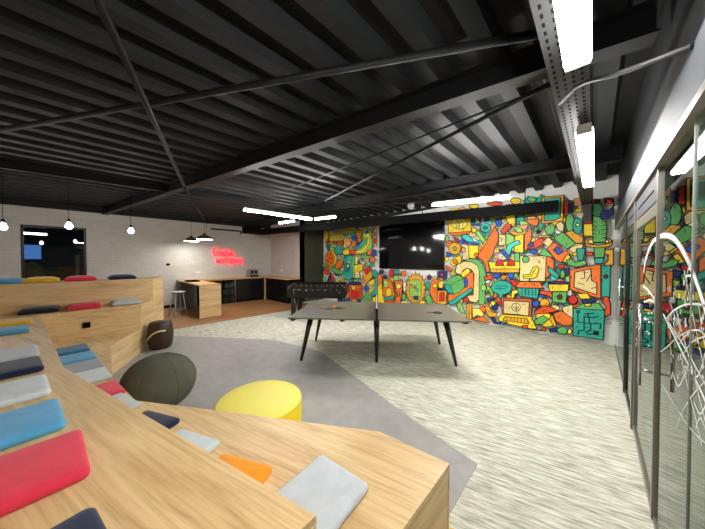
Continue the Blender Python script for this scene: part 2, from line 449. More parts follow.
# ------------------------------------------------------------------ glazed partition on the right
struct(MB().box(XR - .02, XR + .12, YREAR, YB, 2.26, 2.47).build('wall_right', M['grey_bulk']))
struct(MB().box(XR + .02, XR + .12, YREAR, YB, 2.47, 3.29).build('wall_right_upper', M['steel_black']))
struct(MB().box(XR - .02, XR + .06, YREAR, YB, 2.225, 2.26).build('trim_1', M['frame']))
struct(MB().box(XR + .002, XR + .028, YREAR, 2.47, 0, .03).build('trim_2', M['frame']))
struct(MB().box(XR + .002, XR + .028, 4.72, YB, 0, .03).build('trim_3', M['frame']))
def pane(name, ya, yb, za=.03, zb=2.225):
    return struct(MB().box(XR + .01, XR + .02, ya, yb, za, zb).build(name, M['glass']))
pane('window_2', 4.72, YB)
pane('window_3', 1.72, 2.47)
pane('window_4', YREAR, 1.712)
struct(MB().box(XR + .005, XR + .025, 1.712, 1.72, .03, 2.225).build('trim_4', mat('glass_joint', (128, 134, 122), .6)))
struct(MB().box(XR - .01, XR + .035, 4.6, 4.72, 0, 2.225).build('trim_5', M['frame_black']))
struct(MB().box(XR - .012, XR + .035, 3.66, 3.72, 0, 2.225).build('trim_6', M['frame']))
struct(MB().box(XR - .004, XR + .028, 2.47, 2.5, 0, 2.225).build('trim_7', M['frame']))

def glass_door(name, ya, yb, stile, hm, hand_y, hz0, hz1):
    e = struct(empty(name, (XR, (ya + yb) / 2, 0)))
    h = (yb - ya) / 2
    MB().box(0, .03, -h, -h + stile, .01, 2.02).build('door_stile', hm, e)
    MB().box(0, .03, h - stile, h, .01, 2.02).build('door_stile', hm, e)
    MB().box(0, .03, -h + stile, h - stile, 1.94, 2.02).build('door_rail', hm, e)
    MB().box(0, .03, -h + stile, h - stile, .01, .07).build('door_rail', hm, e)
    MB().box(0.01, .02, -h + stile, h - stile, .07, 1.94).build('pane', M['glass'], e)
    MB().box(0, .03, -h, h, 2.03, 2.215).build('transom_panel', M['grey_bulk'], e)
    MB().box(-.004, 0, -h + .15, h - .15, 2.11, 2.122).build('transom_slot', M['black'], e)
    hd = MB().tube([(-.06, hand_y, hz0), (-.06, hand_y, hz1)], .009, 10).build('handle', M['steel'], e)
    for z in (hz0 + .1, hz1 - .1):
        MB().tube([(-.06, hand_y, z), (.0, hand_y, z)], .009, 8).build('standoff', M['steel'], hd)
    hd = MB().tube([(.09, hand_y, hz0), (.09, hand_y, hz1)], .009, 10).build('handle', M['steel'], e)
    for z in (hz0 + .1, hz1 - .1):
        MB().tube([(.03, hand_y, z), (.09, hand_y, z)], .009, 8).build('standoff', M['steel'], hd)
    MB().box(-.006, 0, hand_y - .02, hand_y + .02, .98, 1.06).build('lock_plate', M['steel'], e)
    return e
glass_door('door_1', 2.505, 3.655, .04, M['frame'], -.54, .82, 1.36)
glass_door('door_2', 3.725, 4.595, .045, M['frame_black'], .40, .95, 1.42)

# ------------------------------------------------------------------ tiered seating
H1, H2, H3 = .428, .856, 1.284
TH = .024
def endy(x): return .255 - .49 * (x + 4.97)
t1 = [(-.62, 1.50), (-1.10, 1.44), (-2.5, .555), (-2.89, .30), (-3.64, .20), (-4.97, .255), (-5.90, endy(-5.90))]
t2 = [(-.62, .49), (-2.84, -.106), (-5.80, -.43), (-5.90, endy(-5.90)), (-6.40, endy(-6.40))]
t3 = [(-.62, -.42), (-3.0, -1.0), (-6.30, -1.28), (-6.40, endy(-6.40)), (-6.95, endy(-6.95))]
seat = tag(empty('tiered_seating', (-3.8, -.8, 0)), 'pale oak stepped seating platform wrapping round the grey floor', 'bleacher seating')
O = Vector((-3.8, -.8, 0))
def loc2(p): return (p[0] - O.x, p[1] - O.y)
def riser(a, b, z0, z1, m, nm='riser', th=.02):
    a = Vector((*loc2(a), 0)); b = Vector((*loc2(b), 0)); d = (b - a).normalized(); nrm = Vector((-d.y, d.x, 0))
    q = MB().prism([(a.x, a.y), (b.x, b.y), (b.x + nrm.x * th, b.y + nrm.y * th), (a.x + nrm.x * th, a.y + nrm.y * th)], z0, z1)
    return q.build(nm, m, seat)
OA, OB, OC = M['oak_a'], M['oak_b'], M['oak_c']
# tops: each reaches a little under the next riser
top1 = t1 + [(-5.92, .5), (-5.84, -.45), (-2.83, -.13), (-.62, .465)]
MB().prism([loc2(p) for p in top1], H1 - TH, H1).build('tier_top', OA, seat)
top2 = t2 + [(-6.42, .7), (-6.33, -1.3), (-3.0, -1.03), (-.62, -.45)]
MB().prism([loc2(p) for p in top2], H2 - TH, H2).build('tier_top', OA, seat)
top3 = t3 + [(-6.95, YREAR), (-.62, YREAR)]
MB().prism([loc2(p) for p in top3], H3 - TH, H3).build('tier_top', OB, seat)
# risers (inner face pulled in under the tops)
for i in range(len(t1) - 1):
    m = OC if i == 5 else OA
    riser(t1[i], t1[i + 1], 0.004, H1 - TH, m)
riser(t2[0], t2[1], H1, H2 - TH, OA); riser(t2[1], t2[2], H1, H2 - TH, OA); riser(t2[2], t2[3], H1, H2 - TH, OB)
riser(t2[3], t2[4], 0.004, H2 - TH, OC, 'end_panel')
riser(t3[0], t3[1], H2, H3 - TH, OA); riser(t3[1], t3[2], H2, H3 - TH, OA); riser(t3[2], t3[3], H2, H3 - TH, OB)
riser(t3[3], t3[4], 0.004, H3 - TH, OC, 'end_panel')
riser(t3[4], (-6.95, YREAR), 0.004, H3 - TH, OB, 'back_panel')
# side towards the glass partition
riser((-.62, .49), (-.62, 1.50), 0.012, H1 - TH, OB, 'side_panel')
riser((-.62, -.42), (-.62, .49), 0.012, H2 - TH, OB, 'side_panel')
riser((-.62, YREAR), (-.62, -.42), 0.012, H3 - TH, OB, 'side_panel')
MB().box(-.612 - O.x, -.585 - O.x, YREAR - O.y, 1.50 - O.y, 0.004, .05).build('edge_strip', M['yellow_strip'], seat)
# power socket in the far riser
s = on_x(86.5, 325, -5.83)
MB().box(s.x - O.x + .004, s.x - O.x + .012, s.y - O.y - .045, s.y - O.y + .045, s.z - .045, s.z + .045).build('power_socket', M['black'], seat)

# ------------------------------------------------------------------ cushions
def fabric(name, rgb):
    return mat('cushion_' + name, rgb, .85, noise=.07, scale=14, bump=.25, bscale=220, spec=.2, sheen=.2)
FAB = {k: fabric(k, c) for k, c in {
    'red': (218, 50, 74), 'navy': (24, 32, 62), 'blue': (84, 158, 200), 'grey': (198, 204, 207), 'yellow': (226, 178, 44),
    'teal': (38, 108, 144), 'white': (196, 206, 208), 'mid': (148, 158, 166), 'orange': (236, 150, 14), 'pale': (190, 196, 198), 'tan': (176, 150, 130), 'black': (22, 22, 34)}.items()}
def cushion_mesh(s=.36, t=.045, pillow=False):
    mb = MB(); R = .024; h = s / 2
    out = []
    for (cx, cy, a0) in ((h - R, h - R, 0), (-h + R, h - R, 90), (-h + R, -h + R, 180), (h - R, -h + R, 270)):
        for k in range(5):
            a = radians(a0 + k * 22.5); out.append((cx + R * cos(a), cy + R * sin(a)))
    # subdivide straight sides for gentle bulge
    pts = []
    for i in range(len(out)):
        p, q = out[i], out[(i + 1) % len(out)]
        pts.append(p)
        if hypot(q[0] - p[0], q[1] - p[1]) > .1:
            for k in (.25, .5, .75): pts.append((p[0] + (q[0] - p[0]) * k, p[1] + (q[1] - p[1]) * k))
    n = len(pts)
    prof = [(.93, 0), (.975, .10 * t), (.995, .3 * t), (1, .5 * t), (.99, .68 * t), (.96, .83 * t), (.90, .93 * t), (.78, 1.0 * t), (.55, 1.04 * t), (.25, 1.06 * t)]
    if pillow: prof = [(.86, 0), (.95, .1 * t), (1, .28 * t), (.985, .42 * t), (.92, .6 * t), (.8, .78 * t), (.6, .92 * t), (.35, 1.0 * t), (.12, 1.02 * t)]
    for (sc, z) in prof:
        mb.v += [(x * sc, y * sc, z) for x, y in pts]
    for i in range(len(prof) - 1):
        for j in range(n):
            j2 = (j + 1) % n
            mb.f.append((i * n + j, i * n + j2, (i + 1) * n + j2, (i + 1) * n + j)); mb.m.append(0); mb.sm.append(True)
    mb.f.append(tuple(range(n))[::-1]); mb.m.append(0); mb.sm.append(False)
    k = (len(prof) - 1) * n
    mb.f.append(tuple(k + j for j in range(n))); mb.m.append(0); mb.sm.append(True)
    return mb.mesh('seat_cushion', FAB['red'])
CM = cushion_mesh()
CP = cushion_mesh(.40, .088, True)
def cushion(x, y, z, ang, col, label, group, me=None):
    o = bpy.data.objects.new('seat_cushion', me or CM); COL.objects.link(o)
    o.location = (x, y, z); o.rotation_euler = (0, 0, radians(ang))
    o.material_slots[0].link = 'OBJECT'; o.material_slots[0].material = FAB[col]
    tag(o, label, 'cushion', group); return o
g = 'cushions on the middle tier'
def row(cx, cy, ang, col, label, gg, z): return cushion(cx, cy, z, ang, col, label, gg)
# middle tier, foreground (front edge just behind the riser)
A1 = 7.0
for (x0, yf, a, colr, lab) in (
        (-.92, -.13, 10, 'navy', 'navy square cushion at the bottom edge, nearest the camera'),
        (-1.49, -.18, 4, 'red', 'bright red square cushion beside the nearest navy cushion'),
        (-1.95, -.26, 7, 'blue', 'sky blue square cushion just behind the large red one'),
        (-2.46, -.335, 7, 'grey', 'light grey square cushion between the sky blue and a navy one'),
        (-3.0, -.40, 8, 'navy', 'navy square cushion sandwiched between two light grey ones'),
        (-3.45, -.45, 7, 'grey', 'light grey square cushion behind the sandwiched navy one'),
        (-4.66, -.61, 6, 'blue', 'sky blue square cushion next to the yellow one on the left bend'),
        (-5.22, -.63, 4, 'yellow', 'mustard yellow square cushion at the inner corner of the middle tier')):
    cushion(x0, yf, H2, a, colr, lab, g)
# middle tier, far arm
def far_cushion(u0, u1, v, z, xc, colr, lab, gg):
    a = on_z((u0 + u1) / 2, v, z); d = ray((u0 + u1) / 2, v); p = EYE + d * (xc / d.x)
    cushion(xc, p.y, z, 90, colr, lab, gg, CP)
far_cushion(22, 59, 312, H2, -6.12, 'black', 'near-black cushion on the far middle tier by the inner corner', g)
far_cushion(67, 102, 307, H2, -6.14, 'red', 'crimson cushion on the far middle tier above the power socket', g)
far_cushion(113, 139, 303, H2, -6.16, 'pale', 'pale grey cushion at the right end of the far middle tier', g)
g3 = 'cushions on the top tier'
far_cushion(-12, 23, 280, H3, -6.66, 'blue', 'sky blue cushion on the top tier below the hanging bulb at the left edge', g3)
far_cushion(25, 58, 279, H3, -6.66, 'yellow', 'yellow cushion on the top tier in front of the dark window', g3)
far_cushion(65, 97, 278, H3, -6.66, 'red', 'red cushion on the top tier in front of the dark window', g3)
far_cushion(107, 137, 276, H3, -6.66, 'navy', 'dark blue cushion at the right end of the top tier', g3)
# lowest tier
g1 = 'cushions on the lowest tier'
for (x0, a, colr, lab, gap) in (
        (-5.02, 6.25, 'teal', 'dark teal cushion on the lowest tier nearest the far riser', .205),
        (-4.57, 6.25, 'blue', 'sky blue cushion on the lowest tier next to the dark teal one', .205),
        (-4.14, 6.25, 'mid', 'mid grey cushion on the lowest tier between blue and white', .205),
        (-3.74, 6.25, 'white', 'off-white cushion on the lowest tier beside the red one', .205),
        (-3.22, 8, 'red', 'red cushion on the lowest tier beside the olive ball pouf', .205),
        (-2.80, 15, 'pale', 'pale grey cushion almost hidden by the middle tier edge', .205),
        (-2.27, 26, 'navy', 'navy cushion half hidden by the middle tier edge', .216),
        (-1.81, 24, 'white', 'white cushion half hidden by the middle tier edge', .214),
        (-1.355, 27, 'orange', 'orange cushion half hidden by the middle tier edge', .217)):
    s_ = (-.43 + .106) / (-5.80 + 2.84) if x0 < -2.84 else (.49 + .106) / (-.62 + 2.84)
    yl = -.106 + s_ * (x0 + 2.84)
    an = math.atan(s_)
    cushion(x0 - sin(an) * gap, yl + cos(an) * gap, H1, a, colr, lab, g1)
cushion(-1.01, .835, H1, 6, 'grey', 'light grey satin cushion at the near corner of the lowest tier', g1)

# ------------------------------------------------------------------ poufs
GREY_POUF = mat('olive_grey_fabric', (90, 90, 77), .9, noise=.08, scale=10, bump=.2, bscale=160, spec=.15)
p = tag(empty('ball_pouf', (-3.50, .575, .004)), 'large dark olive grey ball pouf beside the lowest tier', 'pouf')
mb = MB()
prof = [(.14 + .0, 0)] + [(.345 * sin(radians(a)) ** .85, .295 - .295 * cos(radians(a))) for a in range(24, 178, 11)]
mb.lathe(prof, 36)
mb.build('body', GREY_POUF, p)
for k in range(6):
    a = k * pi / 3 + .3
    pts = [(.347 * sin(radians(b)) ** .85 * cos(a), .347 * sin(radians(b)) ** .85 * sin(a), .295 - .297 * cos(radians(b))) for b in range(30, 178, 12)]
    MB().tube(pts, .0022, 5).build('seam', GREY_POUF, p)
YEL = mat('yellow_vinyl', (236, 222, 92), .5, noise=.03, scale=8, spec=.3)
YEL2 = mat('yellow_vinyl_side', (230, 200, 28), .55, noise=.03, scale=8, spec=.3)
p = tag(empty('round_ottoman', (-2.31, 1.15, .004)), 'low round yellow ottoman behind the pale oak bench', 'ottoman')
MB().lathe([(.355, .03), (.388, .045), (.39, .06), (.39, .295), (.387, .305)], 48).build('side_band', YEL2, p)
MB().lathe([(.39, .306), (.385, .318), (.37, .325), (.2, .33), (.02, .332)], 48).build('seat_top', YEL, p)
MB().lathe([(.3, 0), (.31, .03)], 32).build('base', M['black'], p)
BR = mat('dark_brown_leather', (58, 40, 30), .5, noise=.15, scale=12, bump=.2, bscale=60)
p = tag(empty('barrel_pouf', (-5.92, .99, .004)), 'small dark brown barrel pouf with a pale strap handle', 'pouf')
MB().lathe([(.15, 0), (.17, .02), (.195, .12), (.205, .25), (.198, .38), (.175, .47), (.16, .49), (.08, .5), (.01, .5)], 32).build('body', BR, p)
dirc = Vector((5.92, -.99, 0)).normalized(); sd = Vector((-dirc.y, dirc.x, 0))
pts = []
for k in range(7):
    t = k / 6; ang = radians(-62 + 82 * t); rr = .212 + .012 * sin(pi * t)
    q = dirc * (cos(ang) * rr) - sd * (-sin(ang) * rr) * 1.0
    pts.append((q.x, q.y, .20 + .15 * t + .06 * sin(pi * t)))
MB().tube(pts, .015, 6).build('strap_handle', mat('cream_strap', (226, 206, 146), .7), p)

# ------------------------------------------------------------------ ping-pong table
TT = mat('dark_table_laminate', (92, 89, 76), .3, noise=.05, scale=3, spec=.7)
BLK = M['black_satin']
TA = atan2(1.741, 2.205)
tb_ = tag(empty('table_tennis_table', (-2.84, 3.62, 0), TA), 'dark table tennis table with tapered black legs and net', 'table')
for sx in (-1, 1):
    MB().box(min(sx * .004, sx * 1.37), max(sx * .004, sx * 1.37), -.7625, .7625, .738, .762).build('tabletop', TT, tb_, bevel=.004)
    MB().box(min(sx * .1, sx * 1.2), max(sx * .1, sx * 1.2), -.5, .5, .70, .738).build('apron', BLK, tb_)
    for sy in (-1, 1):
        MB().tube([(sx * 1.08, sy * .44, .738), (sx * 1.235, sy * .52, 0)], [.05, .022], 10).build('leg', BLK, tb_)
        MB().box(sx * 1.30 - .035, sx * 1.30 + .035, sy * .70 - .03, sy * .70 + .03, .712, .738).build('corner_pad', BLK, tb_)
for sy in (-1, 1):
    MB().tube([(0.0, sy * .43, .738), (0, sy * .475, 0)], [.05, .024], 10).build('leg', BLK, tb_)
net = MB().box(-.004, .004, -.80, .80, .765, .905).build('net', BLK, tb_)
MB().box(-.006, .006, -.80, .80, .905, .918).build('net_tape', M['white_metal'], net)
for sy in (-1, 1):
    MB().box(-.02, .02, sy * .80 - .012, sy * .80 + .012, .70, .925).build('net_post', M['steel_black'], tb_)
ca, sa = cos(TA), sin(TA)
def ontab(lx, ly): return (-2.84 + ca * lx - sa * ly, 3.62 + sa * lx + ca * ly)
RUB = mat('black_rubber', (20, 18, 18), .6); RED = mat('red_rubber', (170, 30, 28), .6); HAND = mat('bat_handle_wood', (150, 104, 60), .5)
def bat(x, y, rz, m, label, z=.762):
    e = tag(empty('table_tennis_bat', (x, y, z), rz), label, 'bat', 'table tennis bats')
    mb = MB(); mb.prism([(.078 * cos(t * pi / 12), .078 * sin(t * pi / 12)) for t in range(24)], 0, .012); mb.build('blade', m, e)
    MB().box(.07, .17, -.014, .014, .0, .02).build('handle', HAND, e, bevel=.005)
x, y = ontab(-.86, -.02); bat(x, y, TA + 3.0, RUB, 'black table tennis bat beside the orange balls')
x, y = ontab(-.70, .06); bat(x, y, TA + .4, RUB, 'second dark bat at the left half, right of the orange balls')
x, y = ontab(1.02, -.2); bat(x, y, TA + 3.1, RUB, 'black table tennis bat lying on the right half of the table')
ORB = mat('orange_ball', (236, 130, 50), .4)
for k, (lx, ly) in enumerate(((-.78, .02), (-.775, .075))):
    x, y = ontab(lx, ly); mb = MB()
    mb.lathe([(.022 * sin(radians(a)), .022 - .022 * cos(radians(a))) for a in range(6, 180, 14)], 14)
    tag(mb.build('table_tennis_ball', ORB, None, (x, y, .774 if k == 5 else .762)), ('orange table tennis ball between the two bats, nearer the camera', 'orange table tennis ball between the two bats, farther from the camera')[k], 'ball', 'table tennis balls')

# ------------------------------------------------------------------ football table
FA = radians(40)
ft = tag(empty('football_table', (-5.68, 4.62, 0), FA), 'black football table with rounded ends and silver studs before the mural', 'game table')
def rounded(x0, x1, z0, z1, r, n=6):
    P = []
    for (cx, cz, a0) in ((x1 - r, z1 - r, 0), (x0 + r, z1 - r, 90), (x0 + r, z0 + r, 180), (x1 - r, z0 + r, 270)):
        for k in range(n + 1):
            a = radians(a0 + 90 * k / n); P.append((cx + r * cos(a), cz + r * sin(a)))
    return P
def slabxz(poly, y0, y1):
    mb = MB().prism(poly, y0, y1); mb.v = [(x, z, y) for x, y, z in [(a, b, c_) for a, b, c_ in mb.v]]
    mb.v = [(a, b, c_) for (a, b, c_) in mb.v]
    mb.f = [f[::-1] for f in mb.f]
    return mb
sidep = rounded(-.82, .82, .62, 1.0, .12)
for (ya, yb) in ((-.40, -.36), (.36, .40)):
    mb = slabxz(sidep, ya, yb); mb.v = [(x, y, z) for x, y, z in mb.v]
    mb.build('side_panel', BLK, ft)
MB().box(-.80, -.74, -.36, .36, .70, .97).build('end_panel', BLK, ft)
MB().box(.74, .80, -.36, .36, .70, .97).build('end_panel', BLK, ft)
MB().box(-.74, .74, -.36, .36, .72, .76).build('playfield', mat('playfield_green', (34, 70, 44), .4), ft)
for sx in (-1, 1):
    for sy in (-1, 1):
        MB().tube([(sx * .62, sy * .30, .70), (sx * .68, sy * .34, 0)], [.085, .06], 10).build('leg', BLK, ft)
for i, rx in enumerate((-.58, -.41, -.25, -.08, .08, .25, .41, .58)):
    r_ = MB().tube([(rx, -.58, .86), (rx, .58, .86)], .008, 8).build('rod', M['steel'], ft)
    s_ = -1 if i % 2 == 0 else 1
    MB().tube([(rx, s_ * .58, .86), (rx, s_ * .68, .86)], .017, 8).build('handle', BLK, r_)
    for k in range((3, 5, 3, 5, 5, 3, 5, 3)[i]):
        n = (3, 5, 3, 5, 5, 3, 5, 3)[i]; yy = -.26 + .52 * (k + .5) / n
        MB().box(rx - .012, rx + .012, yy - .014, yy + .014, .79, .90).build('player', RED if i % 2 else M['white_metal'], r_)
stud = MB().lathe([(.0095, 0), (.008, .004), (.002, .006)], 8)
stud.v = [(x, -z, y) for x, y, z in stud.v]
STM = stud.mesh('stud', M['white_metal'])
spos = [(-.7 + k * .14, .955) for k in range(11)] + [(-.76, .92), (-.78, .86), (.76, .92), (.78, .86), (-.5, .85), (.55, .85), (-.62, .78), (-.62, .72), (.62, .78)]
for (sx, sz) in spos:
    o = bpy.data.objects.new('stud', STM); COL.objects.link(o); o.parent = ft; o.location = (sx, -.40, sz)

# ------------------------------------------------------------------ television
a = on_y(380.3, 268.3, YB); b = on_y(445, 270.2, YB)
tvx0, tvx1, tvz0, tvz1 = a.x, b.x, (a.z + b.z) / 2, 2.80
tv = tag(empty('television', ((tvx0 + tvx1) / 2, YB - .003, tvz0)), 'large black wall television in the middle of the mural', 'television')
hwid = (tvx1 - tvx0) / 2
MB().box(-hwid, hwid, -.055, -.02, 0, tvz1 - tvz0).build('bezel', M['black_satin'], tv)
MB().box(-hwid + .012, hwid - .012, -.058, -.055, .016, tvz1 - tvz0 - .012).build('screen', mat('black_screen', (7, 8, 11), .07, spec=.6), tv)
MB().box(-.3, .3, -.02, 0, .4, .9).build('wall_bracket', M['black'], tv)

# ------------------------------------------------------------------ kitchen
BC = M['black_satin']
CT = M['oak_counter']
ZC = .95
pen = tag(empty('peninsula_counter', (-9.3, 2.53, .004)), 'oak breakfast counter with waterfall end jutting from the neon sign wall', 'counter')
MB().box(-1.345, 1.25, -.285, .285, ZC - .045, ZC - .004).build('worktop', CT, pen)
MB().box(1.21, 1.25, -.285, .285, 0, ZC - .045).build('end_panel', M['oak_b'], pen)
MB().box(-.45, 1.21, .20, .24, 0, ZC - .045).build('back_panel', BC, pen)
MB().box(-1.34, -.9, -.26, .24, 0, ZC - .045).build('grey_panel', mat('grey_cabinet', (96, 96, 94), .6), pen)
run = [(2.83, 3.58), None]
def cabinet(name, x0, x1, y0, y1, face, label, mats=BC):
    e = tag(empty(name, ((x0 + x1) / 2, (y0 + y1) / 2, .004)), label, 'cabinet', 'kitchen base cabinets')
    hx, hy = (x1 - x0) / 2, (y1 - y0) / 2
    if face == 'x':
        MB().box(-hx, hx - .02, -hy, hy, .08, ZC - .05).build('body', M['black'], e)
        MB().box(hx - .02, hx, -hy + .003, hy - .003, .09, ZC - .055).build('door', mats, e, bevel=.002)
        MB().box(-hx, hx - .06, -hy, hy, 0, .08).build('plinth', M['black'], e)
    else:
        MB().box(-hx, hx, -hy + .02, hy, .08, ZC - .05).build('body', M['black'], e)
        MB().box(-hx + .003, hx - .003, -hy, -hy + .02, .09, ZC - .055).build('door', mats, e, bevel=.002)
        MB().box(-hx, hx, -hy + .06, hy, 0, .08).build('plinth', M['black'], e)
    return e
XF = -10.07
cabinet('base_cabinet', XL + .006, XF, 2.84, 3.56, 'x', 'black base cabinet tucked behind the oak breakfast counter')
cabinet('base_cabinet', XL + .006, XF, 4.08, 4.66, 'x', 'black base cabinet right of the drinks fridge')
cabinet('base_cabinet', XL + .006, XF, 4.67, 5.22, 'x', 'black base cabinet below the neon sign next to the corner post')
cabinet('base_cabinet', -10.0, -9.45, 5.26, YK, 'y', 'black base cabinet on the short brick wall next to the corner post')
cabinet('base_cabinet', -9.44, -8.89, 5.26, YK, 'y', 'black base cabinet in the middle of the short brick wall')
cabinet('base_cabinet', -8.88, -8.36, 5.26, YK, 'y', 'black base cabinet beside the dark return wall')
MB().box(-10.065, -10.01, 5.225, 5.27, .004, ZC - .05).build('corner_post', M['oak_b'])
tag(bpy.data.objects['corner_post'], 'thin pale post in the inside corner of the kitchen cabinets', 'post')
wt = MB().prism([(XL, 2.825), (-10.03, 2.825), (-10.03, 5.23), (-8.36, 5.23), (-8.36, YK), (XL, YK)], ZC - .045, ZC)
tag(wt.build('worktop', CT), 'L-shaped oak worktop over the black kitchen cabinets', 'worktop')
fr = tag(empty('drinks_fridge', ((XL + XF) / 2, 3.82, .004)), 'glass fronted drinks fridge under the worktop with bottles inside', 'fridge')
MB().box(-.28, .27, -.245, .245, 0, .03).build('base', M['black'], fr)
MB().box(-.28, -.26, -.245, .245, .03, ZC - .06).build('back', M['black'], fr)
MB().box(-.26, .27, -.245, -.225, .03, ZC - .06).build('side', M['black'], fr)
MB().box(-.26, .27, .225, .245, .03, ZC - .06).build('side', M['steel'], fr)
for z in (.03, .32, .6):
    MB().box(-.26, .25, -.225, .225, z, z + .012).build('shelf', M['steel'], fr)
MB().box(.275, .28, -.225, .225, .03, ZC - .06).build('glass_door', M['dark_glass'], fr)
BT = [mat('bottle_blue', (70, 90, 130), .3), mat('bottle_silver', (150, 150, 155), .3), mat('bottle_brown', (90, 60, 40), .3)]
bm_ = MB().lathe([(.03, 0), (.033, .01), (.033, .14), (.014, .18), (.013, .22)], 10)
k = 0
for zi, z in enumerate((.05, .337, .616)):
    for yi in range(5):
        me = bm_.mesh('bottle', BT[(k * 7 + zi) % 3]) if k < 3 else None
        o = bpy.data.objects.new('drink_bottle', bm_.mesh('drink_bottle', BT[(k * 7 + zi) % 3])); COL.objects.link(o)
        o.location = ((XL + XF) / 2 + .18, 3.82 - .16 + .08 * yi, z)
        tag(o, ('drink bottle on the bottom shelf of the glass fridge', 'drink bottle on the middle shelf of the glass fridge', 'drink bottle on the upper shelf of the glass fridge')[zi], 'bottle', ('bottles on the bottom fridge shelf', 'bottles on the middle fridge shelf', 'bottles on the upper fridge shelf')[zi])
        k += 1
# coffee machine
p_ = on_x(252.5, 276, -10.42)
cm = tag(empty('coffee_machine', (-10.42, p_.y, ZC), 0), 'small silver coffee machine with rounded top on the worktop', 'coffee machine')
mb = MB().prism([(-.2, 0), (.2, 0), (.2, .18), (.17, .27), (.10, .32), (-.10, .32), (-.17, .27), (-.2, .18)], -.14, .14)
mb.v = [(z, x, y) for x, y, z in mb.v]
mb.build('body', mat('coffee_silver', (150, 148, 144), .35, metal=.5), cm)
MB().box(.14, .2, -.17, .17, 0, .08).build('drip_tray', mat('dark_red_plastic', (70, 26, 24), .5), cm)
MB().box(.14, .16, -.12, -.04, .14, .26).build('spout', M['black'], cm)
MB().box(.14, .16, .04, .12, .14, .26).build('spout', M['black'], cm)
# tray on the peninsula
pt = on_z(187, 281, ZC + .02)
e = tag(empty('serving_tray', (-9.55, 2.46, ZC)), 'dark flat tray lying on the oak breakfast counter', 'tray')
MB().box(-.24, .24, -.16, .16, 0, .012).build('base', M['black'], e)
for (x0, x1, y0_, y1_) in ((-.24, .24, -.16, -.145), (-.24, .24, .145, .16), (-.24, -.225, -.145, .145), (.225, .24, -.145, .145)):
    MB().box(x0, x1, y0_, y1_, .012, .04).build('rim', M['black'], e)
# stool
ST = mat('pale_grey_metal', (168, 172, 170), .4, metal=.2)
e = tag(empty('bar_stool', (-8.98, 1.93, .004), .2), 'pale grey metal stool with splayed legs under the breakfast counter', 'stool')
MB().lathe([(.17, .68), (.19, .69), (.195, .705), (.18, .715), (.02, .708)], 24).build('seat', ST, e)
for k in range(4):
    a = pi / 4 + k * pi / 2
    MB().tube([(.13 * cos(a), .13 * sin(a), .69), (.235 * cos(a), .235 * sin(a), 0)], .016, 8).build('leg', ST, e)
MB().tube([(.213 * cos(t * pi / 12), .213 * sin(t * pi / 12), .2) for t in range(24)], .011, 6, closed=True).build('foot_ring', ST, e)
# sockets, switch
for (u, v, xx, yy, m, lab) in ((168, 264.5, XL, None, M['black'], 'black light switch on the white brick wall left of the pendants'),
                            (197.5, 272.3, XL, None, M['white_metal'], 'white double socket on the brick wall above the breakfast counter'),
                            (281.5, 270.3, None, YK, M['white_metal'], 'white socket on the short brick wall above the worktop')):
    q = on_x(u, v, XL) if xx else on_y(u, v, YK)
    e = tag(empty('wall_socket' if m is not M['black'] else 'light_switch', q), lab, 'socket' if m is not M['black'] else 'switch')
    if xx:
        hp = .055 if m is M['black'] else .085
        MB().box(0, .012, -hp, hp, -.04, .04).build('plate', m, e, bevel=.003)
        MB().box(.012, .016, -.045, -.012, -.015, .015).build('rocker', m, e); MB().box(.012, .016, .012, .045, -.015, .015).build('rocker', m, e)
    else:
        MB().box(-.085, .085, -.012, 0, -.05, .05).build('plate', m, e, bevel=.003)
        MB().box(-.05, -.02, -.016, -.012, -.015, .015).build('rocker', m, e); MB().box(.02, .05, -.016, -.012, -.015, .015).build('rocker', m, e)
# dark wall unit and rail below the kitchen ceiling
q = on_x(250.5, 230.5, XL)
e = tag(empty('wall_unit', (XL, q.y, q.z - .15)), 'dark box unit high on the brick wall above the worktop', 'unit')
MB().box(0, .24, -.36, .36, 0, .30).build('casing', M['black'], e, bevel=.01)
MB().box(.24, .25, -.32, .32, .03, .08).build('vent_grille', M['steel_black'], e)
q1 = on_x(211, 229.5, XL + .25); q2 = on_x(241, 229, XL + .25)
e = tag(empty('track_rail', (XL + .25, (q1.y + q2.y) / 2, q1.z)), 'thin black track rail below the ceiling above the neon sign', 'track rail')
MB().box(-.02, .02, -(q2.y - q1.y) / 2, (q2.y - q1.y) / 2, 0, .05).build('rail', M['black'], e)
for s_ in (-.7, .7):
    MB().tube([(0, s_, .05), (0, s_, 3.2 - q1.z)], .008, 6).build('hanger_rod', M['black'], e)
MB().tube([(0, .55, -.09), (.0, .55, 0)], .03, 8).build('spot_head', M['black'], e)

# ------------------------------------------------------------------ dome pendants and bare bulbs
DOME = mat('bronze_dome', (120, 108, 76), .35, metal=.6)
GLOW = emis('pendant_glow', (1.0, .96, .88), PEND_W)
for (x, y, z, lab) in ((-9.9, 2.53, 2.28, 'olive bronze dome pendant nearer the wall over the breakfast counter'), (-8.6, 2.55, 2.27, 'olive bronze dome pendant over the free end of the breakfast counter')):
    e = tag(empty('dome_pendant', (x, y, z)), lab, 'pendant lamp', 'dome pendants')
    R = .225
    outer = [(R, 0), (R * .93, .04), (R * .75, .085), (R * .45, .125), (.045, .15), (.03, .19)]
    inner = [(.03, .14), (R * .43, .115), (R * .72, .078), (R * .9, .036), (R * .985, .0)]
    MB().lathe(outer + inner[:], 32, cap=False).build('shade', DOME, e)
    MB().lathe([(R * .93, .002), (R * .93, .012)], 32).build('diffuser', GLOW, e)
    MB().tube([(0, 0, .19), (0, 0, 3.2 - z)], .004, 6).build('cord', M['black'], e)
BG = emis('bulb_glow', (1.0, .97, .95), BULB_W)
